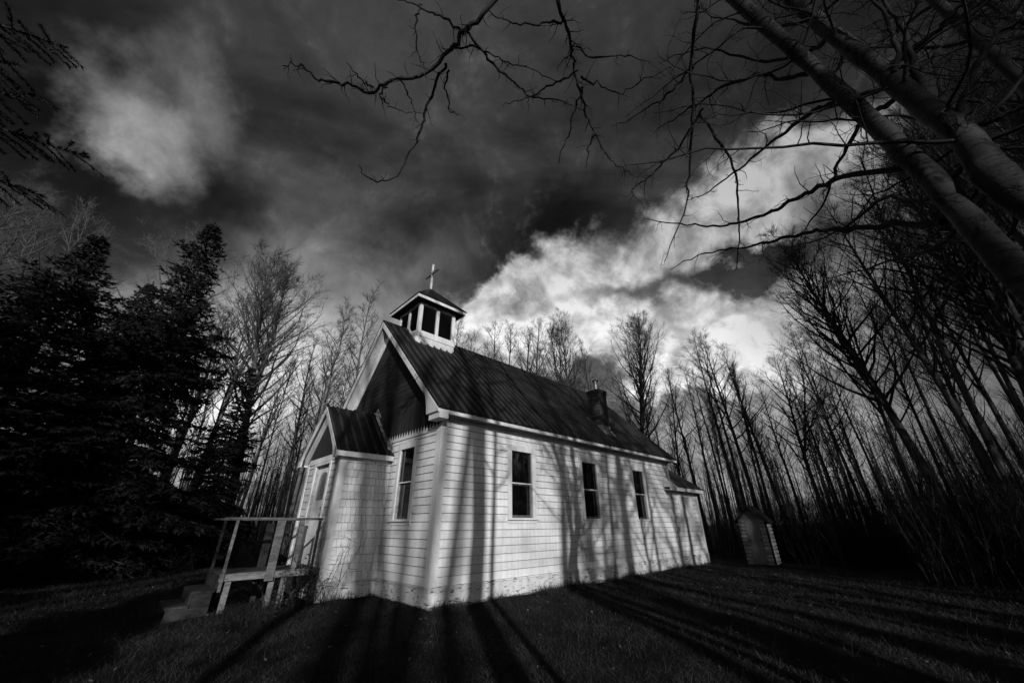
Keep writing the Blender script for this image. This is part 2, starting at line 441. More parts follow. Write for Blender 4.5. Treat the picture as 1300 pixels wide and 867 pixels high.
# -- siding boards: each a lapped board, butted at random joints
EXP = .1445
bcache = {}
def board(parent, axis, a0, a1, z, h, off, mtl=PAINT, sgn=-1, name='siding_board'):
    """a lapped board on a wall whose outer face is at off; axis 0 runs along u (face normal v), axis 1 along v"""
    ln = round(a1-a0, 2); key = (axis, ln, round(h, 3), mtl.name, sgn)
    if key not in bcache:
        t0, t1 = .020, .012
        poly = [(0, .0), (sgn*t0, .004), (sgn*(t0-.002), .012), (sgn*t1, h-.013), (sgn*.004, h-.010), (0, h-.010)]
        mb = MB()
        if axis == 0: mb.prism(poly, 0, 0, ln-.004)
        else:
            mb.prism([(p[0], p[1]) for p in poly], 1, 0, ln-.004)
        bcache[key] = mb.mesh(name, mtl)
    o = obj(name, bcache[key], parent)
    j = random.uniform(-.0025, .0025)
    o.location = (a0+.002, off+j, z) if axis == 0 else (off+j, a0+.002, z)
    o.rotation_euler = (random.uniform(-.006, .006), 0, 0) if axis == 0 else (0, random.uniform(-.006, .006), 0)
    return o
def run(parent, axis, spans, z0, z1, off, mtl=PAINT, maxlen=4.2):
    z = z0; k = 0
    while z < z1-.04:
        h = min(EXP, z1-z)
        for a, b in spans(z, z+h):
            cuts = [a]; p = a + random.uniform(1.4, maxlen)
            while p < b-.5: cuts.append(p); p += random.uniform(2.2, maxlen)
            cuts.append(b)
            for c0, c1 in zip(cuts, cuts[1:]): board(parent, axis, c0, c1, z, h, off, mtl)
        z += EXP; k += 1
def minus(a, b, holes):
    out = []; p = a
    for h0, h1 in sorted(holes):
        if h0 > p: out.append((p, h0))
        p = max(p, h1)
    if b > p: out.append((p, b))
    return out
CB = .115
def sp_side(z0, z1):
    hs = [(a-CB, b+CB) for a, b in holes_side] if z1 > WZ0-.05 and z0 < WZ1+.10 else []
    return minus(.13, L-.002, hs)
run(side_wall, 0, sp_side, ZS+.03, 3.49, 0)
def sp_front(z0, z1):
    hs = [(FH[0]-CB, FH[1]+CB), (4.48-CB, 5.07+CB)] if z1 > 1.62-.05 and z0 < 3.01+.10 else []
    return minus(.13, PV0-.004, [h for h in hs if h[0] < 2]) + minus(PV1+.004, WL, [h for h in hs if h[0] > 2])
run(front_wall, 1, sp_front, ZS+.03, 3.23, 0)
def sp_add(z0, z1):
    hs = [(L+.42, L+1.42)] if z1 > 1.62 and z0 < 2.42 else []
    return minus(L+.012, LA-.13, hs)
run(add_wall, 0, sp_add, ZS+.03, 2.60, 0)
def sp_pf(z0, z1):
    return minus(PV0+.12, PV1-.12, [(DV0-.09, DV1+.09)] if z0 < DZ1+.07 else [])
run(porch_front, 1, sp_pf, ZS+.03, 2.80, -PD)
# porch shingles
scache = {}
z = ZS+.03; row = 0
while z < 2.80:
    p = -PD+.12
    while p < -.012:
        wd = min(random.choice((.075, .09, .105, .12, .14)), -.008-p)
        if wd < .03: break
        key = round(wd, 3)
        if key not in scache:
            h = EXP
            scache[key] = MB().prism([(0, 0), (-.020, .002), (-.008, h-.006), (0, h-.006)], 0, 0, key-.007).mesh('shingle', SHINGLE)
        o = obj('shingle', scache[key], porch_side); o.location = (p, PV0-random.uniform(0, .004), z+random.uniform(-.005, .003)); o.rotation_euler = (0, random.uniform(-.01, .01), 0)
        p += wd
    z += EXP; row += 1

# -- corner boards, skirts, drip caps
def trim(name, x0, x1, y0, y1, z0, z1, m=TRIM, parent=chapel): return MB().box(x0, x1, y0, y1, z0, z1).build(name, m, parent, .003)
trim('corner_board', -.028, .128, -.03, .0, ZS+.03, 3.50)
trim('corner_board', -.030, .0, .0, .128, ZS+.03, 3.50)
trim('corner_board', LA-.128, LA+.012, -.03, .0, ZS+.03, 2.62)
trim('corner_board', L-.02, L+.045, -.036, .0, 2.75, 3.50)
trim('corner_board', -PD-.028, -PD+.118, PV0-.03, PV0, ZS+.03, 2.84)
trim('corner_board', -PD-.030, -PD, PV0, PV0+.118, ZS+.03, 2.84)
trim('corner_board', -PD-.030, -PD, PV1-.118, PV1, ZS+.03, 2.84)
trim('frieze_board', .13, L-.03, -.026, .0, 3.49, 3.60)
trim('belt_board', -.034, .0, .13, WL-.01, 3.23, 3.40)
trim('porch_belt_board', -PD-.034, -PD, PV0+.12, PV1-.12, 2.80, 2.92)
rs = random.Random(5)
def ragged(name, axis, a0, a1, off, z0, z1, m, parent=chapel, t=.03, step=.16, rag=.025):
    """a skirt board with a worn, uneven lower edge"""
    mb = MB(); n = max(2, int((a1-a0)/step)); P = np.linspace(a0, a1, n+1); zb = [z0+rs.uniform(-.01, rag) for _ in P]
    ring = []
    for p, zz in zip(P, zb):
        for d in (0, -t):
            for h in (zz, z1): ring.append((p, off+d, h) if axis == 0 else (off+d, p, h))
    mb.v = ring
    for i in range(n):
        a = 4*i; b = a+4
        mb.f += [[a+2, b+2, b+3, a+3], [a, a+1, b+1, b], [a+1, a+3, b+3, b+1], [a, b, b+2, a+2]]
    mb.f += [[0, 2, 3, 1], [4*n, 4*n+1, 4*n+3, 4*n+2]]
    return mb.build(name, m, parent)
for a, b in ((-.034, 2.4), (2.404, 5.6), (5.604, 8.7), (8.704, LA+.02)): ragged('skirt_board', 0, a, b, 0, .26, ZS, SKIRT)
for a, b in ((0.002, PV0-.002), (PV1+.002, WL)): ragged('skirt_board', 1, a, b, 0, .25, ZS, SKIRT)
ragged('skirt_board', 0, -PD-.034, -.034, PV0, .25, ZS, SKIRT)
ragged('skirt_board', 1, PV0+.002, PV1, -PD, .25, ZS, SKIRT)
trim('drip_cap', -.05, LA+.03, -.05, .0, ZS, ZS+.028, SKIRT)
trim('drip_cap', -.05, .0, .002, PV0-.052, ZS, ZS+.028, SKIRT)
trim('drip_cap', -PD-.05, -.052, PV0-.05, PV0, ZS, ZS+.028, SKIRT)
trim('drip_cap', -PD-.05, -PD, PV0+.002, PV1, ZS, ZS+.028, SKIRT)
for a, b in ((-.01, 2.9), (2.91, 6.1), (6.11, 9.0), (9.01, LA)): ragged('foundation_board', 0, a, b, .03, .02, .30, CONCRETE, t=.035, rag=.0)
ragged('foundation_board', 1, .03, PV0, .03, .02, .30, CONCRETE, t=.035, rag=0)
ragged('foundation_board', 0, -PD, 0, PV0+.03, .02, .30, CONCRETE, t=.035, rag=0)

# -- windows
def window(axis, a0, a1, z0, z1, off):
    """double-hung window in the opening a0..a1; frame, two sashes, panes, sill"""
    e = empty('window', (0, 0, 0)); e.parent = chapel
    def bx(name, p0, p1, d0, d1, h0, h1, m=TRIM, par=e):
        mb = MB()
        if axis == 0: mb.box(p0, p1, off+d0, off+d1, h0, h1)
        else: mb.box(off+d0, off+d1, p0, p1, h0, h1)
        return mb.build(name, m, par, .003)
    c = CB-.004
    bx('casing', a0-c, a0-.001, -.032, 0, z0-.01, z1+.001); bx('casing', a1+.001, a1+c, -.032, 0, z0-.01, z1+.001)
    bx('head_casing', a0-c-.01, a1+c+.01, -.036, 0, z1+.002, z1+.135)
    bx('sill', a0-c-.02, a1+c+.02, -.07, .02, z0-.048, z0-.011); bx('apron', a0-c, a1+c, -.028, 0, z0-.115, z0-.049)
    mid = z0+(z1-z0)*.505; s = .020
    # upper sash outside, lower sash set back
    up = MB(); lo = MB()
    def sash(h0, h1, d, th, bot, name):
        mb = MB()
        for p0, p1, q0, q1 in ((a0, a0+s, h0, h1), (a1-s, a1, h0, h1), (a0+s, a1-s, h1-s, h1), (a0+s, a1-s, h0, h0+bot)):
            if axis == 0: mb.box(p0, p1, off+d, off+d+th, q0, q1)
            else: mb.box(off+d, off+d+th, p0, p1, q0, q1)
        mb.build(name, SASH, e)
    us = .012
    mb = MB()
    sash(mid-.016, z1, .020, .03, .032, 'upper_sash'); sash(z0, mid-.018, .055, .03, .05, 'lower_sash')
    bx('meeting_rail', a0+.004, a1-.004, .012, .0195, mid-.014, mid+.012)
    bx('pane', a0+s*.8, a1-s*.8, .034, .038, mid, z1-s*.8, GLASS); bx('pane', a0+s*.8, a1-s*.8, .069, .073, z0+.04, mid-.03, GLASS)
    return e
for a, b in holes_side: window(0, a, b, WZ0, WZ1, 0)
window(1, FH[0], FH[1], 1.62, 3.01, 0); window(1, 4.48, 5.07, 1.62, 3.01, 0)
# boarded window on the addition
e = empty('boarded_window', (0, 0, 0)); e.parent = chapel
ax0, ax1, az0, az1 = L+.52, L+1.33, 1.70, 2.36
for nm, b_ in (('casing', (ax0-.08, ax0, -.03, 0, az0, az1)), ('casing', (ax1, ax1+.08, -.03, 0, az0, az1)), ('head_casing', (ax0-.09, ax1+.09, -.033, 0, az1+.001, az1+.07)), ('sill', (ax0-.10, ax1+.10, -.05, 0, az0-.05, az0-.001)), ('apron', (ax0-.10, ax1+.10, -.024, 0, az0-.15, az0-.051)), ('shutter_panel', (ax0+.012, ax1-.012, -.012, 0, az0+.012, az1-.012))):
    MB().box(*b_).build(nm, TRIM if nm != 'shutter_panel' else PAINT, e)
for s in (1, -1):
    p, q = (ax0+.03, az0+.03), (ax1-.03, az1-.03)
    if s < 0: p, q = (ax0+.03, az1-.03), (ax1-.03, az0+.03)
    d = np.array(q)-np.array(p); n_ = np.array([-d[1], d[0]])/np.linalg.norm(d)*.022
    MB().prism([], 0, 0, 0) if False else None
    mb = MB(); A_, B_ = np.array(p), np.array(q)
    poly = [A_-n_, B_-n_, B_+n_, A_+n_]
    dd = -.022 if s > 0 else -.030
    mb.v = [(x_, dd, z_) for x_, z_ in poly]+[(x_, -.012, z_) for x_, z_ in poly]; mb.f = [[0,1,2,3],[7,6,5,4]]+[[i, 4+i, 4+(i+1)%4, (i+1)%4] for i in range(4)]
    mb.build('brace', SKIRT, e)

# -- porch door
e = empty('door', (0, 0, 0)); e.parent = chapel
MB().box(-PD+.06, -PD+.10, DV0+.002, DV1-.002, DZ0+.005, DZ1-.005).build('door_leaf', TRIM, e)
for a, b in ((DV0-.09, DV0), (DV1, DV1+.09)): MB().box(-PD-.03, -PD+.09 if False else -PD, a, b, DZ0, DZ1+.002).build('casing', TRIM, e, .003)
MB().box(-PD-.034, -PD, DV0-.10, DV1+.10, DZ1+.003, DZ1+.055).build('head_casing', TRIM, e, .003)
arch = [(DV0+.16, 2.02), (DV1-.16, 2.02), (DV1-.16, 2.40)] + [((DV0+DV1)/2+.26*math.cos(t), 2.40+.20*math.sin(t)) for t in np.linspace(.3, math.pi-.3, 7)] + [(DV0+.16, 2.40)]
MB().prism(arch, 0, -PD+.050, -PD+.058).build('door_light', PALEGLASS, e)
for zz, r_ in ((1.84, .042), (1.71, .034)):
    MB().lathe([(r_*.5, -.0), (r_, .012), (r_*1.05, .035), (r_*.5, .05)], (0, 0, 0), 10)
    kb = MB().lathe([(r_*.8, 0), (r_, .02), (r_*1.05, .045), (r_*.4, .06)], (0, 0, 0), 10).build('knob', IRON, e)
    kb.rotation_euler = (0, -math.pi/2, 0); kb.location = (-PD+.058, DV0+.13, zz)

# -- main roof: decking slab, ribbed panels each a part, ridge cap
def slope_pt(u, v, lift=0):  # point on the right-hand slope, lift along the normal
    n_ = np.array([0, -SL, 1])/math.hypot(SL, 1)
    return np.array([u, v, roofz(v)]) + n_*lift
roof = empty('roof', (0, 0, 0)); roof.parent = chapel
mb = MB(); tk = .09
for sgn in (0, 1):
    vv = (lambda v: v) if sgn == 0 else (lambda v: lv(v))
    mb.prism([(vv(-OE+.01), ZE-.02), (vv(W/2), ZR-.02), (vv(W/2), ZR-.10), (vv(-OE+.01), ZE-.10)], 0, -OF+.02, L+OF-.02)
mb.build('roof_deck', TRIM, roof)
def panel_mesh(width, vlo, vhi, zlo, zhi, name):
    """ribbed metal sheet running up the slope, local x across"""
    prof = [(0, .004), (.010, .046), (.036, .046), (.046, .004), (width*.5, .004), (width*.5+.008, .012), (width*.5+.020, .012), (width*.5+.028, .004), (width-.001, .004)]
    d = np.array([vhi-vlo, zhi-zlo]); d = d/np.linalg.norm(d); n_ = np.array([-d[1], d[0]]);
    if n_[1] < 0: n_ = -n_
    mb = MB(); k = len(prof)
    for (v_, z_) in ((vlo, zlo), (vhi, zhi)):
        for x_, h_ in prof: mb.v.append((x_, v_+n_[0]*h_, z_+n_[1]*h_))
    for i in range(k-1): mb.f.append([i, i+1, k+i+1, k+i])
    me = mesh_from(name, mb.v, mb.f, METAL); me.materials.append(LITRIB)
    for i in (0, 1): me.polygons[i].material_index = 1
    return me
NP = 46; tot = L+2*OF; pw = tot/NP
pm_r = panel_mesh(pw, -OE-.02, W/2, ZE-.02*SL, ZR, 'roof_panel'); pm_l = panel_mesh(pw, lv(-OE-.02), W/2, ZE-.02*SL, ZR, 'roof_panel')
for i in range(NP):
    for m_ in (pm_r, pm_l):
        o = obj('roof_panel', m_, roof); o.location = (-OF+i*pw, 0, 0)
mb = MB().prism([(W/2-.16, ZR-.16*SL+.035), (W/2, ZR+.045), (W/2+.16, ZR-.16*SL+.035), (W/2+.16, ZR-.16*SL+.028), (W/2, ZR+.036), (W/2-.16, ZR-.16*SL+.028)], 0, -OF-.01, L+OF+.01); mb.build('ridge_cap', METAL, roof)
for u0, u1 in ((-OF-.012, -OF+.05), (L+OF-.05, L+OF+.012)):
    for sgn in (0, 1):
        vv = (lambda v: v) if sgn == 0 else (lambda v: lv(v))
        MB().prism([(vv(-OE-.02), ZE-.02*SL+.034), (vv(W/2-.02), ZR+.015), (vv(W/2-.02), ZR+.005), (vv(-OE-.02), ZE-.02*SL+.022)], 0, u0, u1).build('rake_trim', METAL, roof)
# gutter-like fascia and soffit on both eaves
for sgn in (0, 1):
    vv = (lambda v: v) if sgn == 0 else (lambda v: lv(v))
    MB().prism([(vv(-OE-.012), 3.485), (vv(-OE+.012), 3.47), (vv(-OE+.012), ZE-.03), (vv(-OE-.012), ZE-.03)], 0, -OF, L+OF).build('eave_fascia', TRIM, chapel, .004)
    MB().prism([(vv(-OE+.014), 3.475), (vv(-.03), 3.55), (vv(-.03), 3.565), (vv(-OE+.014), 3.49)], 0, -OF+.02, L+OF-.02).build('eave_soffit', TRIM, chapel)
# gable bargeboards with flared feet, soffit boards under the overhang
for sgn in (0, 1):
    vv = (lambda v: v) if sgn == 0 else (lambda v: lv(v))
    outer = [(-OE-.01, ZE-.035), (W/2, ZR-.03)]
    drop = .150
    inner = [(W/2, ZR-.03-drop), (.55, roofz(.55)-.03-drop), (.40, roofz(.40)-.03-drop-.01), (.30, 4.00), (.225, 3.83), (.175, 3.66), (.15, 3.50), (-OE-.01, 3.50)]
    for u0, u1 in ((-OF-.012, -OF+.022), (L+OF-.022, L+OF+.012)):
        MB().prism([(vv(a), b) for a, b in outer+inner], 0, u0, u1).build('bargeboard', TRIM, chapel, .004)
    MB().prism([(vv(-OE+.05), ZE-.06), (vv(W/2), ZR-.115), (vv(W/2), ZR-.135), (vv(-OE+.05), ZE-.08)], 0, -OF+.022, .01).build('rake_soffit', TRIM, chapel)
    MB().prism([(vv(-OE-.008), 3.38), (vv(.10), 3.38), (vv(.10), 3.498), (vv(-OE-.008), 3.498)], 0, -OF+.03, -.04).build('eave_return', TRIM, chapel)
for sgn in (0, 1):   # pale frieze under each rake
    vv = (lambda v: v) if sgn == 0 else (lambda v: lv(v))
    MB().prism([(vv(.10), roofz(.10)-.10), (vv(W/2), ZR-.125), (vv(W/2), ZR-.47), (vv(.38 if sgn == 0 else .10), roofz(.38 if sgn == 0 else .10)-.45)], 0, -.030, -.017).build('rake_frieze', TRIM, chapel)
# gable courses of dark shingle boards and a row of pointed vertical boards
z = 3.95
while z < ZR-.22:
    v0 = max(.02, (z-ZE)/SL-OE+.12)
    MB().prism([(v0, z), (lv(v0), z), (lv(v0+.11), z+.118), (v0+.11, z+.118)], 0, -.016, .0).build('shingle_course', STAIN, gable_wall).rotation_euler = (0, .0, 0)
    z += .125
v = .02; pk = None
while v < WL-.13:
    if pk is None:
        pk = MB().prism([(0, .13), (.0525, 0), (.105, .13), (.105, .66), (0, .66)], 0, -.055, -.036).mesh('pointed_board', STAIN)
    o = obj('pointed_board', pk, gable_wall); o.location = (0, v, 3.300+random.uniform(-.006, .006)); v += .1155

# -- belfry
bf = empty('belfry', (0, 0, 0)); bf.parent = chapel
BU0, BU1, BV0, BV1, BZT = .49, 1.75, W/2-.63, W/2+.63, 7.52
pz = 6.60
for a, b, z0, t in ((BU0, BU1, roofz(BV0)-.05, 0), ):
    MB().box(BU0, BU1, BV0-.012, BV0+.03, roofz(BV0)-.10, 6.38).build('base_board', TRIM, bf, .004)
    MB().box(BU0, BU1, BV1-.03, BV1+.012, roofz(BV0)-.10, 6.38).build('base_board', TRIM, bf, .004)
MB().box(BU0-.02, BU1+.02, BV0-.03, BV0+.03, 6.382, 6.56).build('base_board', TRIM, bf, .004)
MB().box(BU0-.02, BU1+.02, BV1-.03, BV1+.03, 6.382, 6.56).build('base_board', TRIM, bf, .004)
for u0, u1 in ((BU0-.018, BU0+.02), (BU1-.02, BU1+.018)):
    zv = lambda v: roofz(v)-.02
    MB().prism([(BV0+.03, zv(BV0+.03)), (W/2, zv(W/2)), (BV1-.03, zv(BV1-.03)), (BV1-.03, 6.56), (W/2+.26, 6.62), (W/2, 6.90), (W/2-.26, 6.62), (BV0+.03, 6.56)], 0, u0, u1).build('saddle_board', TRIM, bf, .004)
ph = .105
for u0 in (BU0, BU1-ph):
    for v0 in (BV0, BV1-ph): MB().box(u0, u0+ph, v0, v0+ph, 6.561, BZT).build('corner_post', TRIM, bf, .004)
um = (BU0+BU1)/2
for v0 in (BV0, BV1-.09): MB().box(um-.05, um+.05, v0, v0+.09, 6.561, BZT-.10).build('mullion', TRIM, bf, .004)
for u0 in (BU0, BU1-.09): MB().box(u0, u0+.09, W/2-.05, W/2+.05, 6.60, BZT-.10).build('mullion', TRIM, bf, .004)
for v0 in (BV0+.005, BV1-.095): MB().box(BU0+ph, BU1-ph, v0, v0+.09, BZT-.099, BZT-.002).build('top_rail', TRIM, bf, .004)
for u0 in (BU0+.005, BU1-.095): MB().box(u0, u0+.09, BV0+ph, BV1-ph, BZT-.099, BZT-.002).build('top_rail', TRIM, bf, .004)
MB().box(BU0+.13, BU1-.13, BV0+.13, BV1-.13, 6.2, BZT-.01).build('bell_chamber', LOUVRE, bf)
for k in range(13):
    zz = 6.60+k*.066
    for v0, s in ((BV0+.02, 1), (BV1-.02, -1)):
        for a, b in ((BU0+ph, um-.05), (um+.05, BU1-ph)):
            mb = MB().prism([(v0, zz), (v0+s*.07, zz+.045), (v0+s*.07, zz+.055), (v0, zz+.010)], 0, a+.002, b-.002); mb.build('louvre_slat', LOUVRE, bf)
    for u0, s in ((BU0+.02, 1), (BU1-.02, -1)):
        for a, b in ((BV0+ph, W/2-.05), (W/2+.05, BV1-ph)):
            mb = MB().prism([(u0, zz), (u0+s*.07, zz+.045), (u0+s*.07, zz+.055), (u0, zz+.010)], 1, a+.002, b-.002); mb.build('louvre_slat', LOUVRE, bf)
RO = .86; uc, vc = um, W/2
def sq(r, z): return [(uc-r, vc-r, z), (uc+r, vc-r, z), (uc+r, vc+r, z), (uc-r, vc+r, z)]
MB().hexa(sq(RO-.03, BZT), sq(RO-.03, BZT+.03)).build('belfry_soffit', STAIN, bf)
for (x0, x1, y0, y1) in ((uc-RO, uc+RO, vc-RO, vc-RO+.03), (uc-RO, uc+RO, vc+RO-.03, vc+RO), (uc-RO, uc-RO+.03, vc-RO+.031, vc+RO-.031), (uc+RO-.03, uc+RO, vc-RO+.031, vc+RO-.031)):
    MB().box(x0, x1, y0, y1, BZT-.02, BZT+.075).build('belfry_fascia', TRIM, bf, .004)
BZA = 8.54; R2 = RO+.025; bz0 = BZT+.08
for s in range(4):   # four faces of lapped metal strips
    a = math.pi/2*s; ca, sa = math.cos(a), math.sin(a)
    o_ = MB()
    n5 = 7
    for k in range(n5):
        x0 = -R2+2*R2*k/n5; x1 = x0+2*R2/n5-.004
        def top(x): return (x, -R2 + (R2-abs(x)), bz0 + (BZA-bz0)*(1-abs(x)/R2))
        pts = [(x0, -R2, bz0), (x1, -R2, bz0), top(x1)] + ([top(0.)] if x0 < 0 < x1 else []) + [top(x0)]
        mb = MB(); up_ = [(p[0], p[1], p[2]+.014) for p in pts]; m_ = len(pts)
        mb.v = [(uc+p[0]*ca-p[1]*sa, vc+p[0]*sa+p[1]*ca, p[2]) for p in pts+up_]
        mb.f = [list(range(m_)), list(range(2*m_-1, m_-1, -1))]+[[i, m_+i, m_+(i+1) % m_, (i+1) % m_] for i in range(m_)]
        mb.build('roof_strip', METAL, bf)
# cross: pale post, thin dark arm with knobbed ends
MB().box(uc-.028, uc+.028, vc-.028, vc+.028, BZA-.12, 9.53).build('cross_post', CROSSM, bf, .004)
arm = Tubes()
zc = 9.13
arm.add([(uc, vc-.36, zc), (uc, vc-.12, zc), (uc, vc+.12, zc), (uc, vc+.36, zc)], [.022, .018, .018, .022], 6)
for d_ in (-.36, -.20, .20, .36):
    arm.add([(uc, vc+d_, zc-.055), (uc, vc+d_, zc), (uc, vc+d_, zc+.055)], [.012, .022, .012], 6)
arm.add([(uc-.02, vc-.10, zc-.10), (uc-.02, vc-.03, zc-.03), (uc-.02, vc+.03, zc+.03), (uc-.02, vc+.10, zc+.10)], [.012]*4, 5)
arm.add([(uc-.02, vc-.10, zc+.10), (uc-.02, vc-.03, zc+.03), (uc-.02, vc+.03, zc-.03), (uc-.02, vc+.10, zc-.10)], [.012]*4, 5)
obj('cross_arm', arm.mesh('cross_arm', IRON), bf)

# -- chimney
ch = empty('chimney', (0, 0, 0)); ch.parent = chapel
CU0, CU1, CV0, CV1, CZ = 6.27, 6.73, .35, .79, 5.48
MB().box(CU0, CU1, CV0, CV1, roofz(CV0)-.15, CZ).build('stack', BRICK, ch, .006)
MB().box(CU0-.025, CU1+.025, CV0-.025, CV1+.025, CZ, CZ+.13).build('cap', BRICK, ch, .006)
MB().box(CU0-.012, CU1+.012, CV0-.012, CV1+.012, roofz(CV0)-.1, roofz(CV0)+.20).build('flashing', FLASH, ch)
MB().prism([(CV0-.10, roofz(CV0-.10)+.034), (CV1+.06, roofz(CV1+.06)+.034), (CV1+.06, roofz(CV1+.06)+.042), (CV0-.10, roofz(CV0-.10)+.044)], 0, CU0-.14, CU0-.013).build('flashing_apron', FLASH, ch)
MB().prism([(CV0-.16, roofz(CV0-.16)+.034), (CV0-.013, roofz(CV0-.013)+.034), (CV0-.013, roofz(CV0-.013)+.07), (CV0-.16, roofz(CV0-.16)+.042)], 0, CU0-.10, CU1+.10).build('flashing_apron', FLASH, ch)
MB().lathe([(.065, 0), (.065, .30), (.068, .305), (.068, .36)], (6.50, .57, CZ+.13), 14).build('stove_pipe', PIPE, ch)
MB().lathe([(.105, .36), (.11, .385), (.02, .43)], (6.50, .57, CZ+.13), 14).build('pipe_cap', IRON, ch)

# -- rear addition roof, lower than the nave
ar = empty('addition_roof', (0, 0, 0)); ar.parent = chapel
AZ, AO = 2.66, .26; AR_V, AR_Z = W/2, 4.95; aS = (AR_Z-AZ)/(AR_V+AO)
for sgn in (0, 1):
    vv = (lambda v: v) if sgn == 0 else (lambda v: lv(v))
    MB().prism([(vv(-AO), AZ-.01), (vv(AR_V), AR_Z-.01), (vv(AR_V), AR_Z-.08), (vv(-AO), AZ-.08)], 0, L+.01, LA+.20).build('roof_deck', TRIM, ar)
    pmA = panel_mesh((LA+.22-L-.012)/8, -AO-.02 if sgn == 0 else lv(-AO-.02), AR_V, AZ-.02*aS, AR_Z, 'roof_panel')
    for i in range(8):
        o = obj('roof_panel', pmA, ar); o.location = (L+.012+i*(LA+.22-L-.012)/8, 0, 0)
MB().box(L-.55, LA+.21, -AO-.014, -AO+.012, AZ-.13, AZ-.022).build('addition_fascia', TRIM, chapel, .004)
MB().prism([(-AO+.013, AZ-.125), (-.034, AZ-.10), (-.034, AZ-.085), (-AO+.013, AZ-.11)], 0, L-.55, LA+.19).build('addition_soffit', TRIM, chapel)
# sloping return where the lower eave wraps onto the nave wall
MB().hexa([(L-.56, -AO-.012, AZ-.02), (L-.002, -AO-.012, AZ-.02), (L-.002, -.034, AZ-.02), (L-.56, -.034, AZ-.02)],
          [(L-.46, -.05, AZ+.30), (L-.002, -.05, AZ+.30), (L-.002, -.034, AZ+.30), (L-.46, -.034, AZ+.30)]).build('eave_return', TRIM, chapel)

# -- porch roof
pr_ = empty('porch_roof', (0, 0, 0)); pr_.parent = chapel
PZR, PZE, PO, PF = 4.09, 2.93, .16, .19; pS = (PZR-PZE)/(1.02+PO)
for sgn in (0, 1):
    vv = (lambda v: v) if sgn == 0 else (lambda v: W-v)
    MB().prism([(vv(PV0-PO+.005), PZE-.012), (vv(W/2), PZR-.012), (vv(W/2), PZR-.06), (vv(PV0-PO+.005), PZE-.06)], 0, -PD-PF+.02, -.02).build('roof_deck', TRIM, pr_)
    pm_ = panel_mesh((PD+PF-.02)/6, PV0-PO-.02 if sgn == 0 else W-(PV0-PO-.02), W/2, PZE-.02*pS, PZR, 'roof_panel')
    for i in range(6):
        o = obj('roof_panel', pm_, pr_); o.location = (-PD-PF+i*(PD+PF-.02)/6, 0, 0)
    MB().box(-PD-PF, -.03, min(vv(PV0-PO-.012), vv(PV0-PO+.012)), max(vv(PV0-PO-.012), vv(PV0-PO+.012)), PZE-.125, PZE-.022).build('porch_fascia', TRIM, chapel, .004)
    MB().prism([(vv(PV0-PO-.012), PZE-.03), (vv(W/2), PZR-.02), (vv(W/2), PZR-.15), (vv(PV0+.10), PZE+.10), (vv(PV0+.02), PZE-.03), (vv(PV0+.0), PZE-.15), (vv(PV0-PO-.012), PZE-.15)], 0, -PD-PF-.012, -PD-PF+.018).build('porch_bargeboard', TRIM, chapel, .003)
    MB().prism([(vv(PV0-PO+.02), PZE-.065), (vv(W/2), PZR-.065), (vv(W/2), PZR-.08), (vv(PV0-PO+.02), PZE-.08)], 0, -PD-PF+.02, -PD).build('porch_soffit', TRIM, chapel)
    MB().prism([(vv(PV0-.04), PZE+.13), (vv(W/2), PZR+.04), (vv(W/2), PZR+.05), (vv(PV0-.04), PZE+.14)], 0, -.13, -.055).build('valley_flashing', FLASH, pr_)
    MB().prism([(vv(PV0-.10), PZE+.05), (vv(W/2), PZR+.025), (vv(W/2), PZR+.16), (vv(PV0-.10), PZE+.16)], 0, -.052, -.036).build('step_flashing', FLASH, pr_)
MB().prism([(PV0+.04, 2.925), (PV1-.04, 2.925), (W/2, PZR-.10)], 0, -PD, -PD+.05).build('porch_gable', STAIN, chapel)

# ---------------------------------------------------------------- deck with railing and steps
dk = empty('porch_deck', tuple(wl(-1.9, 3.0, .25)), math.pi/2-TH)
tag(dk, 'weathered wooden landing with open railing and steps before the chapel door', 'deck')
def D(name, x0, x1, y0, y1, z0, z1, m=OLDWOOD, bev=.004):
    return MB().box(x0+1.9, x1+1.9, y0-3, y1-3, z0-.25, z1-.25).build(name, m, dk, bev)
x = -2.68
while x < -1.22:
    x += .14
y_ = 1.98
while y_ < 2.85:
    D('plank', -2.68, -1.16, y_, y_+.135, .765, .80, OLDWOOD if y_ < 2.1 else STEPWOOD); y_ += .14  # planks behind the first are darker: shade put into their colour
D('rim_board', -2.70, -1.16, 1.945, 1.978, .70, .802); D('rim_board', -2.70, -1.16, 2.962, 2.99, .70, .802, STEPWOOD); D('rim_board', -2.715, -2.682, 1.979, 2.96, .60, .764, STEPWOOD)
for xx, z0 in ((-1.96, .15), (-1.77, .15), (-2.60, .15), (-1.28, .15)): D('leg', xx, xx+.085, 1.98, 2.03, z0, .764); D('leg', xx, xx+.085, 2.90, 2.95, z0, .764, STEPWOOD)
for vside, so_ in ((1.915, 0), (2.992, 1)):
    a, b = vside, vside+.028
    D('post', -2.69, -2.645, a, b, .56, 1.60, OLDWOOD if not so_ else STEPWOOD)
    if not so_:
        D('post', -2.055, -1.92, a, b, .66, 1.60); D('post', -1.67, -1.59, a, b, .74, 1.60); D('post', -1.345, -1.30, a, b, .66, 1.60)
    else:
        D('post', -1.96, -1.82, a, b, .66, 1.55, STEPWOOD); D('post', -1.36, -1.30, a, b, .66, 1.60, STEPWOOD)
    D('handrail', -2.86, -1.28, a-.01, b+.045, 1.602, 1.64)
for k, (sx, sz) in enumerate(((-2.98, .59), (-3.27, .41))):
    for j in range(2): D('tread', sx+.145*j, sx+.145*j+.14, 2.02, 2.98, sz-.035, sz, STEPWOOD)
    D('riser', sx+.28 if k == 0 else sx+.275, sx+.30 if k == 0 else sx+.295, 2.04, 2.96, sz, sz+.17, STEPWOOD)
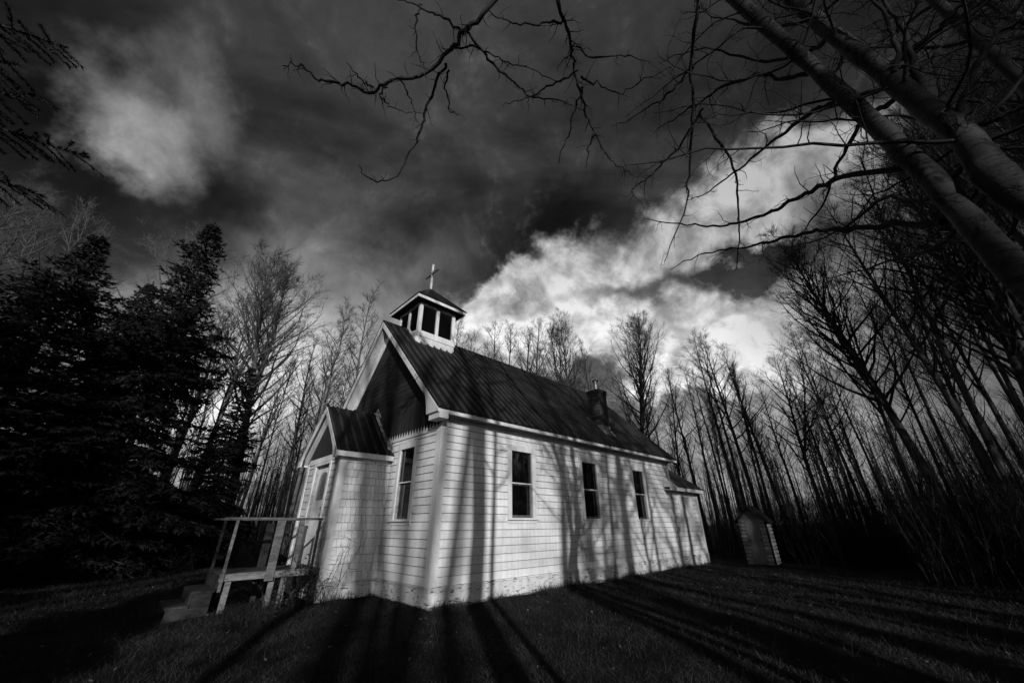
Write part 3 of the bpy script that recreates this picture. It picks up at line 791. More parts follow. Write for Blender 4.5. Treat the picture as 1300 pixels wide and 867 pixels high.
D('stringer', -3.25, -2.72, 2.03, 2.06, .16, .375, STEPWOOD); D('stringer', -2.97, -2.72, 2.03, 2.06, .376, .554, STEPWOOD)
D('stringer', -3.25, -2.72, 2.94, 2.97, .16, .375, STEPWOOD); D('stringer', -2.97, -2.72, 2.94, 2.97, .376, .554, STEPWOOD)

# ---------------------------------------------------------------- shed
sx, sy = 9.0, 16.75
shz = float(gz(9.6, 16.6))
sh = empty('shed', (sx, sy, shz), math.radians(-41))
tag(sh, 'narrow log-sided outhouse with plain grey door behind the chapel', 'shed')
SWD, SDP, SHW, SHA = .93, .95, 1.55, 2.05
def S(name, b, m, bev=.004, par=sh): return MB().box(*b).build(name, m, par, bev)
S('wall_core', (.02, SWD-.02, .02, SDP-.02, -.1, SHW), SHEDDOOR)
z = -.05; k = 0
lg = {}
def logb(x0, x1, y0, y1, z, par):
    ln = (x1-x0) if (x1-x0) > (y1-y0) else (y1-y0)
    prof = [(0, .004), (-.03, .02), (-.042, .065), (-.03, .11), (0, .126)]
    if (x1-x0) > (y1-y0): MB().prism([(y0+p[0], z+p[1]) for p in prof], 0, x0, x1).build('log_board', LOG, par)
    else: MB().prism([(x1-p[0], z+p[1]) for p in prof], 1, y0, y1).build('log_board', LOG, par)
while z < SHW-.1:
    logb(.0, .20, .02, .021, z, sh) ; logb(.70, SWD-.04, .02, .021, z, sh); logb(SWD-.021, SWD-.02, .04, SDP, z, sh); z += .13
S('corner_board', (SWD-.035, SWD+.03, -.03, .02, -.1, SHW), STAIN)
dr = S('door', (.215, .685, -.028, .018, .02, 1.50), SHEDDOOR)
S('hinge', (.225, .33, -.036, -.029, .78, .81), IRON, 0, dr); S('latch', (.64, .70, -.05, -.029, .80, .86), IRON, 0, dr)
ov = [(.45+.10*math.cos(t), 1.27+.055*math.sin(t)) for t in np.linspace(0, 2*math.pi, 15)[:-1]]
MB().prism(ov, 1, -.034, -.0285).build('plaque', PLAQUE, dr)
MB().prism([(.02, SHW), (SWD-.02, SHW), (SWD/2, SHA-.06)], 1, .0, .05).build('gable', SHEDDOOR, sh)
for s in (0, 1):
    f_ = (lambda x_: x_) if s == 0 else (lambda x_: SWD-x_)
    MB().prism([(f_(-.12), SHW-.10), (f_(SWD/2), SHA), (f_(SWD/2), SHA-.06), (f_(-.10), SHW-.155)], 1, -.20, SDP+.12).build('roof_slope', SHEDROOF, sh)
    MB().prism([(f_(-.125), SHW-.10), (f_(SWD/2), SHA-.002), (f_(SWD/2), SHA-.075), (f_(-.10), SHW-.17)], 1, -.225, -.201).build('bargeboard', STEPWOOD, sh)

# ---------------------------------------------------------------- bare trees
def unit(v): return v/(np.linalg.norm(v)+1e-9)
def grow(p, d, ln, K, rng, wob, up):
    pts = [p]; d = unit(d); st = ln/(K-1)
    for _ in range(K-1):
        d = unit(d + rng.normal(0, wob, 3) + np.array([0, 0, up])); p = p+d*st; pts.append(p)
    return pts
def bare_tree(seed, H, r0, first=.38, nbr=34, spread=.16, twigs=6, dens=1.0, up=.10, angle=52, subn=9, lean=.0, fork=False, twr=.0042, shade_pole=False):
    rng = np.random.default_rng(seed)
    n = 16; tr = [np.zeros(3)]; d = np.array([rng.normal(0, lean), rng.normal(0, lean), 1.])
    for k in range(n-1):
        d = unit(d+rng.normal(0, .019, 3)*np.array([1, 1, 0])); d[2] = max(d[2], .8)
        tr.append(tr[-1]+d*H/(n-1)/d[2])
    tr = np.array(tr); tt = np.linspace(0, 1, n)
    rr = (r0*(1-.42*tt) if shade_pole else r0*(1-tt)**.85*.96+.012); rr[0] *= 1.22
    T = Tubes(); T.add([np.array([0, 0, -.25])]+[*tr], [rr[0]*1.15, *rr], 9)
    B = Tubes()
    stems = [(tr, rr)]
    if fork:
        k0 = int(n*.45); p = tr[k0]; fd = unit(np.array([rng.normal(), rng.normal(), 3.2]))
        L_ = H-p[2]; pts = grow(p, fd, L_*.92, 9, rng, .05, .07); q = np.linspace(0, 1, 9)
        r_ = rr[k0]*.72*(1-q)**.85+.010; T.add(pts, r_, 7); stems.append((np.array(pts), r_))
    def along(P, R, t):
        x = t*(len(P)-1); i = min(int(x), len(P)-2); f_ = x-i
        return P[i]*(1-f_)+P[i+1]*f_, R[i]*(1-f_)+R[i+1]*f_
    ga = rng.uniform(0, 6.28)
    for si, (P_, R_) in enumerate(stems):
        f0 = first if si == 0 else .12
        m_ = nbr if si == 0 else int(nbr*.6)
        for i in range(m_):
            t = f0+(1-f0)*((i+rng.uniform(0, .8))/m_)**.92; t = min(t, .985)
            p, r = along(P_, R_, t); ga += 2.4+rng.normal(0, .5)
            s = (t-f0)/(1-f0)
            ln = H*spread*(.42+1.25*math.sin(math.pi*min(.98, s*.72+.22))**1.2*(1-.62*s))*rng.uniform(.6, 1.15)
            ae_ = math.radians(angle+rng.normal(0, 9)-16*s)
            d0 = np.array([math.cos(ga)*math.sin(ae_), math.sin(ga)*math.sin(ae_), math.cos(ae_)])
            K = 7; pts = grow(p, d0, ln, K, rng, .11, up); rb = min(r*.55, .012+ln*.011); q = np.linspace(0, 1, K)
            rad = rb*(1-q)**.8+.0035; B.add(pts, rad, 4)
            PP = np.array(pts)
            for j in range(int(subn*dens)):
                t2 = rng.uniform(.16, .99); p2, r2 = along(PP, rad, t2)
                par = unit(PP[-1]-PP[0]); side_ = unit(np.cross(par, rng.normal(0, 1, 3)))
                d2 = unit(par*rng.uniform(.5, 1.1)+side_*rng.uniform(.5, 1.0)); l2 = ln*rng.uniform(.22, .50)*(1-.4*t2)
                pts2 = grow(p2, d2, l2, 5, rng, .15, up*.9); rad2 = np.array([min(r2*.7, .008), .0065, .0052, .0042, .003])
                B.add(pts2, rad2, 3); P2 = np.array(pts2)
                for k in range(int(twigs*dens)):
                    t3 = rng.uniform(.2, 1.); p3, _ = along(P2, rad2, t3)
                    par2 = unit(P2[-1]-P2[0]); sd_ = unit(np.cross(par2, rng.normal(0, 1, 3)))
                    d3 = unit(par2*rng.uniform(.4, 1.)+sd_*rng.uniform(.4, 1.)); l3 = rng.uniform(.16, .42)*(.6+.05*H*.5)
                    pts3 = grow(p3, d3, l3, 3, rng, .14, .10); B.add(pts3, [twr, twr*.85, twr*.45], 3)
    return T, B
ASP = []
LOOK = ['straight bare aspen with a narrow open crown', 'forked bare aspen with two upright stems', 'slim bare aspen branching low', 'stout tall bare aspen with wide limbs', 'small leaning bare aspen branching very low',
        'crooked forked bare aspen with a broad crown', 'thin pole-like bare aspen with a tiny crown', 'slender leaning bare aspen with a high crown']
PLACE = {'L': 'beyond the railed landing', 'B': 'behind the chapel roof', 'R': 'in the wood around the outhouse', 'S': 'at the sunny edge of the clearing'}
specs = [dict(H=15, r0=.15, first=.40, nbr=30, spread=.15), dict(H=16, r0=.17, first=.45, nbr=32, spread=.15, fork=True), dict(H=14, r0=.12, first=.34, nbr=30, spread=.14),
         dict(H=17, r0=.19, first=.42, nbr=36, spread=.17), dict(H=12, r0=.09, first=.30, nbr=28, spread=.14, lean=.03), dict(H=15, r0=.14, first=.36, nbr=34, spread=.18, fork=True, lean=.02),
         dict(H=13, r0=.085, first=.42, nbr=26, spread=.11), dict(H=16, r0=.13, first=.5, nbr=26, spread=.13, lean=.025)]
for i, s in enumerate(specs):
    T, B = bare_tree(100+i, **s)
    ASP.append((T.mesh('trunk', BARK), B.mesh('crown', TWIG), s['H']))
T, B = bare_tree(160, 15, .14, .45, 7, .05, 3, 1.0, .10, 60, 3, 0, False, .004, True); SHADE_POLE = (T.mesh('trunk', BARK), B.mesh('crown', TWIG), 15)  # crownless trunk made up to shade the front wall
# one rounder, finely twigged crown for the big trees
T, B = bare_tree(150, 13, .16, .34, 50, .21, 10, 1.0, .14, 46, 10, 0, True, .0045); ROUND = (T.mesh('trunk', BARK), B.mesh('crown', TWIG), 13)
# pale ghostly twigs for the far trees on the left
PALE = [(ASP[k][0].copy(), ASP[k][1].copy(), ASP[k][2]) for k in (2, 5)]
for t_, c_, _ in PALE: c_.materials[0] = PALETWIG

LITBARK = mat('lit_aspen_bark', f_bark(.07, .17), .85, .15); LITTWIG = mat('lit_twig_bark', f_bark(.035, .07, 1, False), .85, .15)  # paler copies for the left trees; lit highlights put into the colour
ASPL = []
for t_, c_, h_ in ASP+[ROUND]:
    t2_, c2_ = t_.copy(), c_.copy(); t2_.materials[0] = LITBARK; c2_.materials[0] = LITTWIG; ASPL.append((t2_, c2_, h_))
def put_tree(proto, x, y, H, rz, label, group, name='aspen_tree', tilt=(0, 0), wide=1.0):
    if label in PLACE:
        k = next(i for i, (a, b_) in enumerate(zip(ASP, ASPL)) if a is proto or b_ is proto); place = PLACE[label]; label = LOOK[k]+' '+place; group = 'bare aspens '+place
    e = empty(name, (x, y, float(gz(x, y))), rz); k = H/proto[2]
    e.rotation_euler = (tilt[0], tilt[1], rz); e.scale = (k*wide, k*wide, k)
    tag(e, label, 'tree', group)
    obj('trunk', proto[0], e); obj('crown', proto[1], e)
    return e
def top_tree(proto, px, py, dist, label, group, rz=None, wide=1.0, name='aspen_tree'):
    """tree whose tip is seen in the direction of the pixel, standing at that ground distance"""
    r = ray(px, py); h = math.hypot(r[0], r[1]); x, y = r[0]/h*dist, r[1]/h*dist
    return put_tree(proto, x, y, EYE+dist*r[2]/h-float(gz(x, y)), random.uniform(0, 6.28) if rz is None else rz, label, group, name, wide=wide)
G_L = G_B = G_R = G_S = None
LB_L = 'L'; LB_B = 'B'; LB_R = 'R'
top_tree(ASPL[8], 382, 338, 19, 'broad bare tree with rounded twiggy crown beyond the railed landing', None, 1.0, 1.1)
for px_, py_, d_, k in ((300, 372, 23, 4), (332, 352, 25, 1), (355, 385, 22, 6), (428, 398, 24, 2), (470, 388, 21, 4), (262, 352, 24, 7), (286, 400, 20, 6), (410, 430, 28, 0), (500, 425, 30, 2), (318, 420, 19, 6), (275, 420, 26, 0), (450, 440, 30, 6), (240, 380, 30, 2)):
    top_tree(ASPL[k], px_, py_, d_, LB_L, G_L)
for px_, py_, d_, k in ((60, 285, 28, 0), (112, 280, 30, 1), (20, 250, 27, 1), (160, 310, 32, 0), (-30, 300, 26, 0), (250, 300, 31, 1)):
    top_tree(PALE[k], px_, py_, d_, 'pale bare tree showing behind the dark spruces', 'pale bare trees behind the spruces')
for px_, py_, d_, k in ((588, 415, 30, 2), (622, 412, 33, 0), (640, 420, 31, 2), (672, 418, 28, 1), (705, 432, 36, 0), (745, 440, 34, 7), (600, 428, 36, 5), (655, 430, 38, 3), (812, 465, 30, 7), (560, 430, 38, 0), (530, 432, 34, 2)):
    top_tree(ASP[k], px_, py_, d_, LB_B, G_B)
top_tree(ROUND, 720, 424, 27, 'rounded bare tree behind the middle of the chapel roof ridge', None, 2.0, .8)
top_tree(ROUND, 786, 418, 23, 'dense dark bare tree standing behind the chimney', None, 4.0, .95)
for px_, py_, d_, k in ((838, 478, 27, 2), (856, 470, 25, 0), (884, 475, 24, 7), (905, 436, 22, 3), (893, 430, 23, 7), (930, 470, 25, 6), (965, 485, 27, 0), (1000, 490, 24, 7), (1030, 510, 28, 2)):
    top_tree(ASP[k], px_, py_, d_, LB_R, G_R)
top_tree(ROUND, 1045, 300, 17.5, 'tall aspen with a dense rounded crown leaning over the outhouse clearing', None, .3, 1.05)
top_tree(ROUND, 1120, 222, 16.5, 'broad bare crown rising beyond the horizontal birch limb', None, 2.6, 1.0)
top_tree(ASP[5], 985, 455, 20, 'small bare tree with a flat-topped crown behind the outhouse', None, 1.0, 1.2)
rg = random.Random(3)
for px_, py_, d_, k in ((1075, 250, 16, 3), (1045, 360, 18, 1), (1130, 180, 15, 3), (1150, 230, 17, 0), (1185, 110, 13.5, 3), (1240, 60, 12.5, 1), (1265, 140, 14, 7), (1290, 20, 12, 0), (1130, 300, 20, 0), (1090, 380, 21, 7), (1200, 300, 19, 2), (1100, 400, 24, 7), (1170, 380, 22, 1), (1240, 380, 20, 2), (1300, 330, 18, 0), (1330, 200, 14.5, 3), (1370, 120, 13, 7), (1010, 420, 26, 3)):
    top_tree(ASP[k], px_, py_, d_, LB_R, G_R, wide=.78)
# random fill of the wood all round, kept clear of the clearing
def scatter(n, azr, dr, hr, label, group, seed, protos, wide=1.0):
    q = random.Random(seed); pts = []; tries = 0
    while len(pts) < n and tries < 6000:
        tries += 1
        a = math.radians(q.uniform(*azr)); d = math.sqrt(q.uniform(dr[0]**2, dr[1]**2)); x, y = d*math.sin(a), d*math.cos(a)
        lc = np.array([x, y, 0])-C0; u_, v_ = lc@U, lc@Vv
        if -4 < u_ < LA+1.2 and -2 < v_ < W+2: continue
        if any((x-a_)**2+(y-b_)**2 < .8 for a_, b_ in pts): continue
        pts.append((x, y)); H = q.uniform(*hr)
        put_tree(q.choice(protos), x, y, H, q.uniform(0, 6.28), label, group, tilt=(q.gauss(0, .025), q.gauss(0, .025)), wide=wide)
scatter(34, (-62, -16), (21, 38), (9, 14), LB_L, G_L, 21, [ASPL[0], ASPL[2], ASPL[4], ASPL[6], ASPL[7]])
scatter(26, (-16, 24), (26, 42), (9, 12), LB_B, G_B, 22, [ASP[0], ASP[2], ASP[4], ASP[6], ASP[7]])
scatter(30, (26, 46), (23, 42), (8.5, 12.5), LB_R, G_R, 23, [ASP[0], ASP[2], ASP[6], ASP[7]], .9)
scatter(30, (46, 75), (15, 30), (12, 17), LB_R, G_R, 24, [ASP[0], ASP[1], ASP[3], ASP[6], ASP[7]], .8)

# trees on the sunny side (behind the viewer): their shadows fall across the side wall
SD = -LIGHT/np.linalg.norm(LIGHT[:2]); SD = np.array([SD[0], SD[1], 0])
def shade_tree(u, s, proto, H, wide=1.0, tilt=(0, 0), rz=0):
    p = wl(u, 0, 0)+SD*s
    put_tree(proto, p[0], p[1], H, rz, 'S', G_S, tilt=tilt, wide=wide)
shade_tree(.72, 13.0, ASP[7], 17, 1.5, (0, 0), 1)
shade_tree(1.35, 10.3, ASP[6], 13, .75, (.0, -.05), 2)
shade_tree(3.6, 19, ASP[7], 17, 1.2, (0, 0), 3)
shade_tree(5.5, 9.6, ASP[6], 14, .8, (0, -.03), 4)
shade_tree(6.6, 22, ASP[3], 19, 1.3, (0, 0), 5)
shade_tree(8.1, 17, ASP[7], 16, .8, (0, 0), 5)
shade_tree(-2.6, 12, ASP[7], 15, .9, (0, 0), 2)
shade_tree(10.2, 13, ASP[7], 16, 1.0, (0, 0), 1)
shade_tree(4.4, 30, ASP[1], 18, 1.3, (0, 0), 5); shade_tree(9.2, 28, ASP[3], 18, 1.3, (0, 0), 2)
for u_, s_ in ((-6.5, 16), (-8.2, 21), (-4.6, 24), (-10, 17), (13, 18), (15, 14), (12, 24), (17, 20), (19, 16), (-12.5, 20), (14.5, 27), (21, 22), (-14, 26), (11.6, 31)):
    shade_tree(u_, s_, ASP[(int(abs(u_)*7)) % 8], 17, 1.15, (0, 0), u_)

PERP = np.array([-SD[1], SD[0], 0])/np.linalg.norm(SD)
for pp, s_, h_ in ((-1.02, 25, 14.6), (-.83, 30, 15.6), (-.64, 22, 13.6), (-.46, 28, 15), (-.28, 33, 16.2), (-.10, 24, 14.2), (-.93, 34, 16.4), (-.55, 36, 16.8), (-.37, 20, 13), (-.74, 27, 15)):  # unseen trunks added behind the viewer to shade the front wall
    p = C0+PERP*pp+SD*s_; put_tree(SHADE_POLE, p[0], p[1], h_, s_, 'added unseen bare trunk shading the chapel front', 'added unseen trunks shading the chapel front', wide=1.0)
for u_, s_, h_, k_ in ((7.6, 14, 10, 2), (4.9, 20, 12, 2), (9.4, 18, 11, 2), (-2.7, 17.5, 10.5, 2)):
    shade_tree(u_, s_, ASP[k_], h_, 1.2, (0, 0), u_)

# ---------------------------------------------------------------- spruces
def spruce_branch(T, N, p, d, ln, rng, droop=-.05, r0=.02, step=.10, sub=.34, nl=.045, lift=.0):
    """limb with flat side sprays, every twig clothed in short needle blades"""
    K = 8; pts = [p]; dd = unit(d); st = ln/(K-1)
    for k in range(K-1):
        dd = unit(dd+np.array([0, 0, droop if k < 4 else lift])+rng.normal(0, .05, 3)); p = p+dd*st; pts.append(p)
    P = np.array(pts); rad = r0*(1-np.linspace(0, 1, K))**.8+.003; T.add(pts, rad, 4)
    tips = [(P[-3], P[-1])]
    n = max(4, int(ln/step))
    for i in range(n):
        t = .10+.88*(i+rng.uniform(0, .9))/n; x = t*(K-1); a = min(int(x), K-2); q = P[a]+(P[a+1]-P[a])*(x-a); par = unit(P[a+1]-P[a])
        sdv = unit(np.cross(par, [0, 0, 1]))*(1 if i % 2 else -1)
        l2 = ln*sub*(1-.75*t)*rng.uniform(.6, 1.15)+.10
        d2 = unit(par*.75+sdv*rng.uniform(.6, 1.)+np.array([0, 0, rng.uniform(-.40, .05)]))
        e1 = q+d2*l2*.5+rng.normal(0, .015, 3); e2 = e1+unit(d2+np.array([0, 0, -.12]))*l2*.5
        T.add([q, e1, e2], [.006, .0045, .002], 3); tips.append((q, e1)); tips.append((e1, e2))
        if l2 > .4:
            for s_ in (-1, 1):
                for f_ in (.35, .6, .8):
                    b0 = q+(e2-q)*f_; d3 = unit(d2*.8+s_*unit(np.cross(d2, [0, 0, 1]))*.7+np.array([0, 0, rng.uniform(-.3, 0)])); e3 = b0+d3*l2*.32
                    T.add([b0, e3], [.004, .002], 3); tips.append((b0, e3))
    for a, b in tips: N.append((a, b, nl))
def needles(N, rng, per=.022, wid=.0045):
    A = []; Bv = []; Ls = []
    for a, b, nl in N:
        l_ = np.linalg.norm(b-a); k = max(3, int(l_/per)); t = rng.uniform(0, 1.03, k)
        A.append(a+(b-a)*t[:, None]); d = (b-a)/(l_+1e-9); Bv.append(np.repeat(d[None], k, 0)); Ls.append(np.full(k, nl))
    A = np.concatenate(A); Dv = np.concatenate(Bv); Ls = np.concatenate(Ls)*rng.uniform(.7, 1.2, len(A))
    R_ = rng.normal(0, 1, A.shape); R_ -= (R_*Dv).sum(1, keepdims=True)*Dv; R_ /= np.linalg.norm(R_, axis=1, keepdims=True)+1e-9
    dirn = Dv*.75+R_*.75; dirn /= np.linalg.norm(dirn, axis=1, keepdims=True)
    sd_ = np.cross(dirn, R_+.3); sd_ /= np.linalg.norm(sd_, axis=1, keepdims=True)+1e-9
    wv = (wid*Ls/.045)[:, None]
    V_ = np.stack([A-sd_*wv, A+sd_*wv, A+dirn*Ls[:, None]], 1).reshape(-1, 3)
    return V_, np.arange(len(V_)).reshape(-1, 3)
def spruce(seed, H, R, nl=.13, per=.030, wid=.011, z0=.3, step=.13, lev=.34, gap=.72):
    rng = np.random.default_rng(seed); T = Tubes(); N = []
    TR = Tubes(); zz = np.linspace(-.2, H, 9); TR.add([np.array([rng.normal(0, .02), rng.normal(0, .02), z_]) for z_ in zz], list(.011*(H-zz)+.012), 8)
    z = z0; a = 0
    while z < H-.12:
        s = z/H; prof = (1-s)**.85*(.80+.20*math.sin(s*17+seed))
        for k in range(6 if s < .8 else 5):
            a += 2*math.pi/6+rng.normal(0, .25); ln = max(.12, R*prof*rng.uniform(.62, 1.12))
            tilt = -.32+.85*s**1.3+rng.normal(0, .08)
            spruce_branch(T, N, np.array([0, 0, z+rng.uniform(-.1, .1)]), np.array([math.cos(a), math.sin(a), tilt]), ln, rng, -.05, .012+.006*ln, step, lev, nl, .07)
        z += (.22+.16*(1-s))*gap
    N.append((np.array([0, 0, H-.4]), np.array([0, 0, H+.05]), nl))
    Vn, Fn = needles(N, rng, per, wid)
    fm = fast_mesh('foliage', Vn, Fn, NEEDLE)
    return TR.mesh('trunk', SBARK), T.mesh('limbs', SBARK), fm, H
def put_spruce(pr, x, y, H, rz, label, group=None, wide=1.1):
    e = empty('spruce_tree', (x, y, float(gz(x, y)))); k = H/pr[3]; e.scale = (k*wide, k*wide, k); e.rotation_euler = (0, 0, rz)
    tag(e, label, 'tree', group); obj('trunk', pr[0], e); obj('limbs', pr[1], e); obj('foliage', pr[2], e); return e
SP1 = spruce(5, 12.4, 3.7); SP2 = spruce(8, 11.5, 4.0); SP3 = spruce(9, 13.5, 2.0, .13, .030, .016, 1.0, .09, .42, .6)
put_spruce(SP1, -12.3, 12.0, 12.5, .4, 'tall dark spruce whose tip stands highest, nearest the railed landing', wide=1.2)
put_spruce(SP2, -13.4, 9.6, 9.7, 1.4, 'wide dark spruce beside the taller pointed spruce', wide=1.5)
put_spruce(SP1, -16.0, 14.0, 11.0, 2.4, 'dark spruce half hidden behind the two front spruces')
put_spruce(SP2, -15.0, 7.0, 11.0, 3.4, 'dark spruce at the outer end of the spruce row')
put_spruce(SP1, -10.8, 14.6, 7.2, 1.0, 'shorter dark spruce tucked beside the tall pointed spruce')
PERP = np.array([SD[1]*-1, SD[0], 0])/np.linalg.norm(SD)
def sunny(perp, s): return C0+PERP*perp+SD*s
p = sunny(-4.75, 15); put_spruce(SP3, p[0], p[1], 13.0, .5, 'unseen slim dense spruce added to shade the steps')  # out of view, put in to shade the entrance steps
for x_, y_, h_, k_ in ((18.6, -3, 13.5, SP1), (20.5, .5, 13, SP2), (22.5, 3.5, 14, SP1), (17.8, -8.5, 14, SP2), (22, -2, 14, SP1), (-9.5, -4.5, 13, SP2), (-13.5, -2, 12, SP1)):  # spruces out of view, put in to shade the wood's edge and grass
    put_spruce(k_, x_, y_, h_, x_, 'unseen dark spruce added to shade the edge of the clearing', 'unseen spruces added for shade around the clearing')
for i, (x_, y_, h_) in enumerate(((4.9, -1.7, 3.3), (6.3, -.9, 3.0), (7.7, -.3, 3.3), (9.1, .5, 3.1), (10.5, 1.4, 3.5), (12.2, 2.6, 3.6), (5.6, -3.4, 3.7), (13.8, 3.8, 3.8), (8.2, -1.8, 3.7))):  # low spruces added out of view, sized to shade the grass alone
    put_spruce(SP2, x_, y_, h_, i*1.3, 'unseen low bushy spruce added to shade the right-hand grass', 'unseen low spruces added for shade', 1.25)
# near spruce beside the viewer, its limb tips hang into the sky
e = empty('spruce_tree', (-4.9, 1.5, float(gz(-4.9, 1.5))))
tag(e, 'near spruce with only a few needled limb tips hanging into the sky', 'tree')
rng = np.random.default_rng(77); T = Tubes(); N = []; O_ = np.array([-4.9, 1.5, float(gz(-4.9, 1.5))])
TR = Tubes(); zz = np.linspace(-.2, 12, 9); TR.add([np.array([0, 0, z_]) for z_ in zz], list(.012*(12-zz)+.015), 10); obj('trunk', TR.mesh('trunk', SBARK), e)
for (tx, ty, dd_) in ((70, 36, 4.6), (55, 78, 4.6), (84, 146, 4.4), (90, 203, 4.3), (98, 238, 4.2), (-40, 150, 4.4)):
    tip = at(tx, ty, dd_)-O_; ln = math.hypot(tip[0], tip[1])*1.03; base = np.array([0, 0, tip[2]+.25+.1*ln])
    spruce_branch(T, N, base, tip-base, np.linalg.norm(tip-base)*.95, rng, -.012, .016, .055, .17, .030, .012)
for k in range(46):
    z_ = rng.uniform(2.2, 11.4); a = rng.uniform(0, 6.28)
    ln = (12.4-z_)*.24
    d_ = np.array([math.cos(a), math.sin(a), -.15])
    tipw = O_+np.array([0, 0, z_])+d_*ln; rel = tipw-CAMPOS
    dep = rel@FW
    if dep > .1 and 650+F*(rel@RT)/dep > -30: continue
    spruce_branch(T, N, np.array([0, 0, z_]), d_, ln, rng, -.03, .02, .12, .28, .025, .02)
obj('limbs', T.mesh('limbs', SBARK), e)
Vn, Fn = needles(N, rng, .0022, .0055); obj('foliage', fast_mesh('foliage', Vn, Fn, NEEDLE), e)

# ---------------------------------------------------------------- near birches with overhanging limbs
def smooth_path(P, n):
    P = np.array(P, float); t = np.linspace(0, len(P)-1, n); out = []
    for x in t:
        i = min(int(x), len(P)-2); f_ = x-i
        p0 = P[max(i-1, 0)]; p1 = P[i]; p2 = P[i+1]; p3 = P[min(i+2, len(P)-1)]
        out.append(.5*((2*p1)+(-p0+p2)*f_+(2*p0-5*p1+4*p2-p3)*f_*f_+(-p0+3*p1-3*p2+p3)*f_**3))
    return np.array(out)
def near_tree(name, label, path, rads, group=None):
    P = np.array(path, float); e = empty(name, (P[0][0], P[0][1], float(gz(P[0][0], P[0][1])))); tag(e, label, 'tree', group)
    n = 70; Q = smooth_path(P, n); R_ = np.interp(np.linspace(0, len(rads)-1, n), range(len(rads)), rads)*.86
    rng = np.random.default_rng(int(P[0][0]*100)); R_ = R_*(1+rng.normal(0, .030, n)+.06*(rng.uniform(0, 1, n) > .86)); Q = Q+np.cumsum(rng.normal(0, .004, (n, 3)), axis=0)*np.array([1, 1, 0])
    T = Tubes(); O = np.array(e.location); T.add([*(Q-O)], list(R_), 20)
    me = T.mesh('trunk', BIRCH); obj('trunk', me, e)
    co = np.empty(len(me.vertices)*3, np.float32); me.vertices.foreach_get('co', co); co = co.reshape(-1, 3)   # lumpy bark outline
    ring = co.reshape(n, 20, 3); cen = ring.mean(1, keepdims=True); k_ = np.arange(20)*2*math.pi/20
    lump = 1+.05*np.sin(k_*3+np.arange(n)[:, None]*.7)*np.sin(np.arange(n)[:, None]*.9)+rng.normal(0, .018, (n, 20))
    me.vertices.foreach_set('co', (cen+(ring-cen)*lump[:, :, None]).astype(np.float32).ravel()); me.update()
    return e, O, Q, R_
def dress(T, P, R_, rng, dens, l0, depth=2, up=0., r1=.0045):
    """side twigs along a limb"""
    n = len(P); ln = np.linalg.norm(np.diff(P, axis=0), axis=1).sum()
    for k in range(int(ln*dens)):
        t = rng.uniform(.06, 1); x = t*(n-1); i = min(int(x), n-2); p = P[i]+(P[i+1]-P[i])*(x-i); par = unit(P[i+1]-P[i])
        sdv = unit(np.cross(par, rng.normal(0, 1, 3))); d = unit(par*rng.uniform(.25, 1.0)+sdv*rng.uniform(.6, 1.1))
        l_ = l0*rng.uniform(.25, 1.2)*(1.1-.5*t); pts = grow(p, d, l_, 6, rng, .30, up); rr_ = min(R_[i]*.6, r1*(.8+.4*depth))
        rd = np.linspace(1, .3, 6)*rr_; T.add(pts, rd, 4)
        if depth > 1: dress(T, np.array(pts), rd, rng, dens*1.15, l0*.42, depth-1, up, r1)
def limb(T, px, dist, wpx, rng, O, n=None, dens=3.2, l0=.35, start=None, depth=2, r1=.0038):
    """limb traced through photo directions, distances given at its ends; start = where it leaves the trunk"""
    D_ = np.linspace(dist[0], dist[1], len(px)); P = [at(x, y, d_)+rng.normal(0, .02, 3) for (x, y), d_ in zip(px, D_)]
    if start is not None:
        s = np.array(start); m_ = (s*.5+P[0]*.5)+np.array([0, 0, .25]); P = [s, m_]+P
    n = n or len(P)*5; Q = smooth_path(P, n)
    dep = D_.mean()*.72; r0 = wpx*.36*dep/F
    R_ = r0*(1-np.linspace(0, 1, n))**.75+.003
    wob = np.cumsum(rng.normal(0, .010, (n, 3)), axis=0)*.6+rng.normal(0, .010, (n, 3)); wob[0] = 0; R_ = R_*(1+np.abs(rng.normal(0, .12, n)))
    Q = Q+wob; T.add([*(Q-O)], list(R_), 6)
    dress(T, Q-O, R_, rng, dens*2.0, l0, depth, 0., r1)
    return Q
t1 = [(3.62, 1.72, -.1), (3.40, 1.80, 1.2), at(1300, 352, 3.95), at(1180, 225, 4.6), at(1060, 112, 5.3), at(935, 0, 6.2), at(935, 0, 6.2)+np.array([-.55, .12, 2.6]), at(935, 0, 6.2)+np.array([-1.0, .2, 5.6])]
e1, O1, Q1, _ = near_tree('birch_tree', 'near pale birch trunk carrying the long horizontal limb', t1, [.112, .100, .094, .088, .080, .070, .055, .02])
t2 = [(4.10, 1.40, -.1), (3.75, 1.55, 1.5), at(1300, 250, 4.3), at(1215, 165, 4.9), at(1105, 75, 5.8), at(1000, -8, 6.9), at(1000, -8, 6.9)+np.array([-.35, .1, 2.6]), at(1000, -8, 6.9)+np.array([-.6, .2, 6.0])]
e2, O2, Q2, _ = near_tree('birch_tree', 'thicker near birch trunk with dark scarred lower bark', t2, [.13, .120, .110, .100, .090, .080, .065, .02])
rng = np.random.default_rng(41); T = Tubes()
top1 = t1[6]; top1b = t1[7]*.5+t1[6]*.5
limb(T, [(1202, 281), (1132, 286), (1074, 286), (1035, 293), (987, 300), (938, 308), (895, 318), (850, 340)], (4.5, 6.6), 8, rng, O1, dens=2.6, l0=.5)
limb(T, [(1175, 210), (1093, 222), (1040, 240), (1001, 264), (953, 286), (909, 293), (862, 292), (817, 286)], (4.7, 6.6), 8, rng, O1, dens=3.0, l0=.5)
limb(T, [(1100, 130), (1059, 128), (1016, 145), (982, 174), (953, 199), (909, 233), (868, 250)], (5.0, 6.4), 7, rng, O1, dens=3.2, l0=.5)
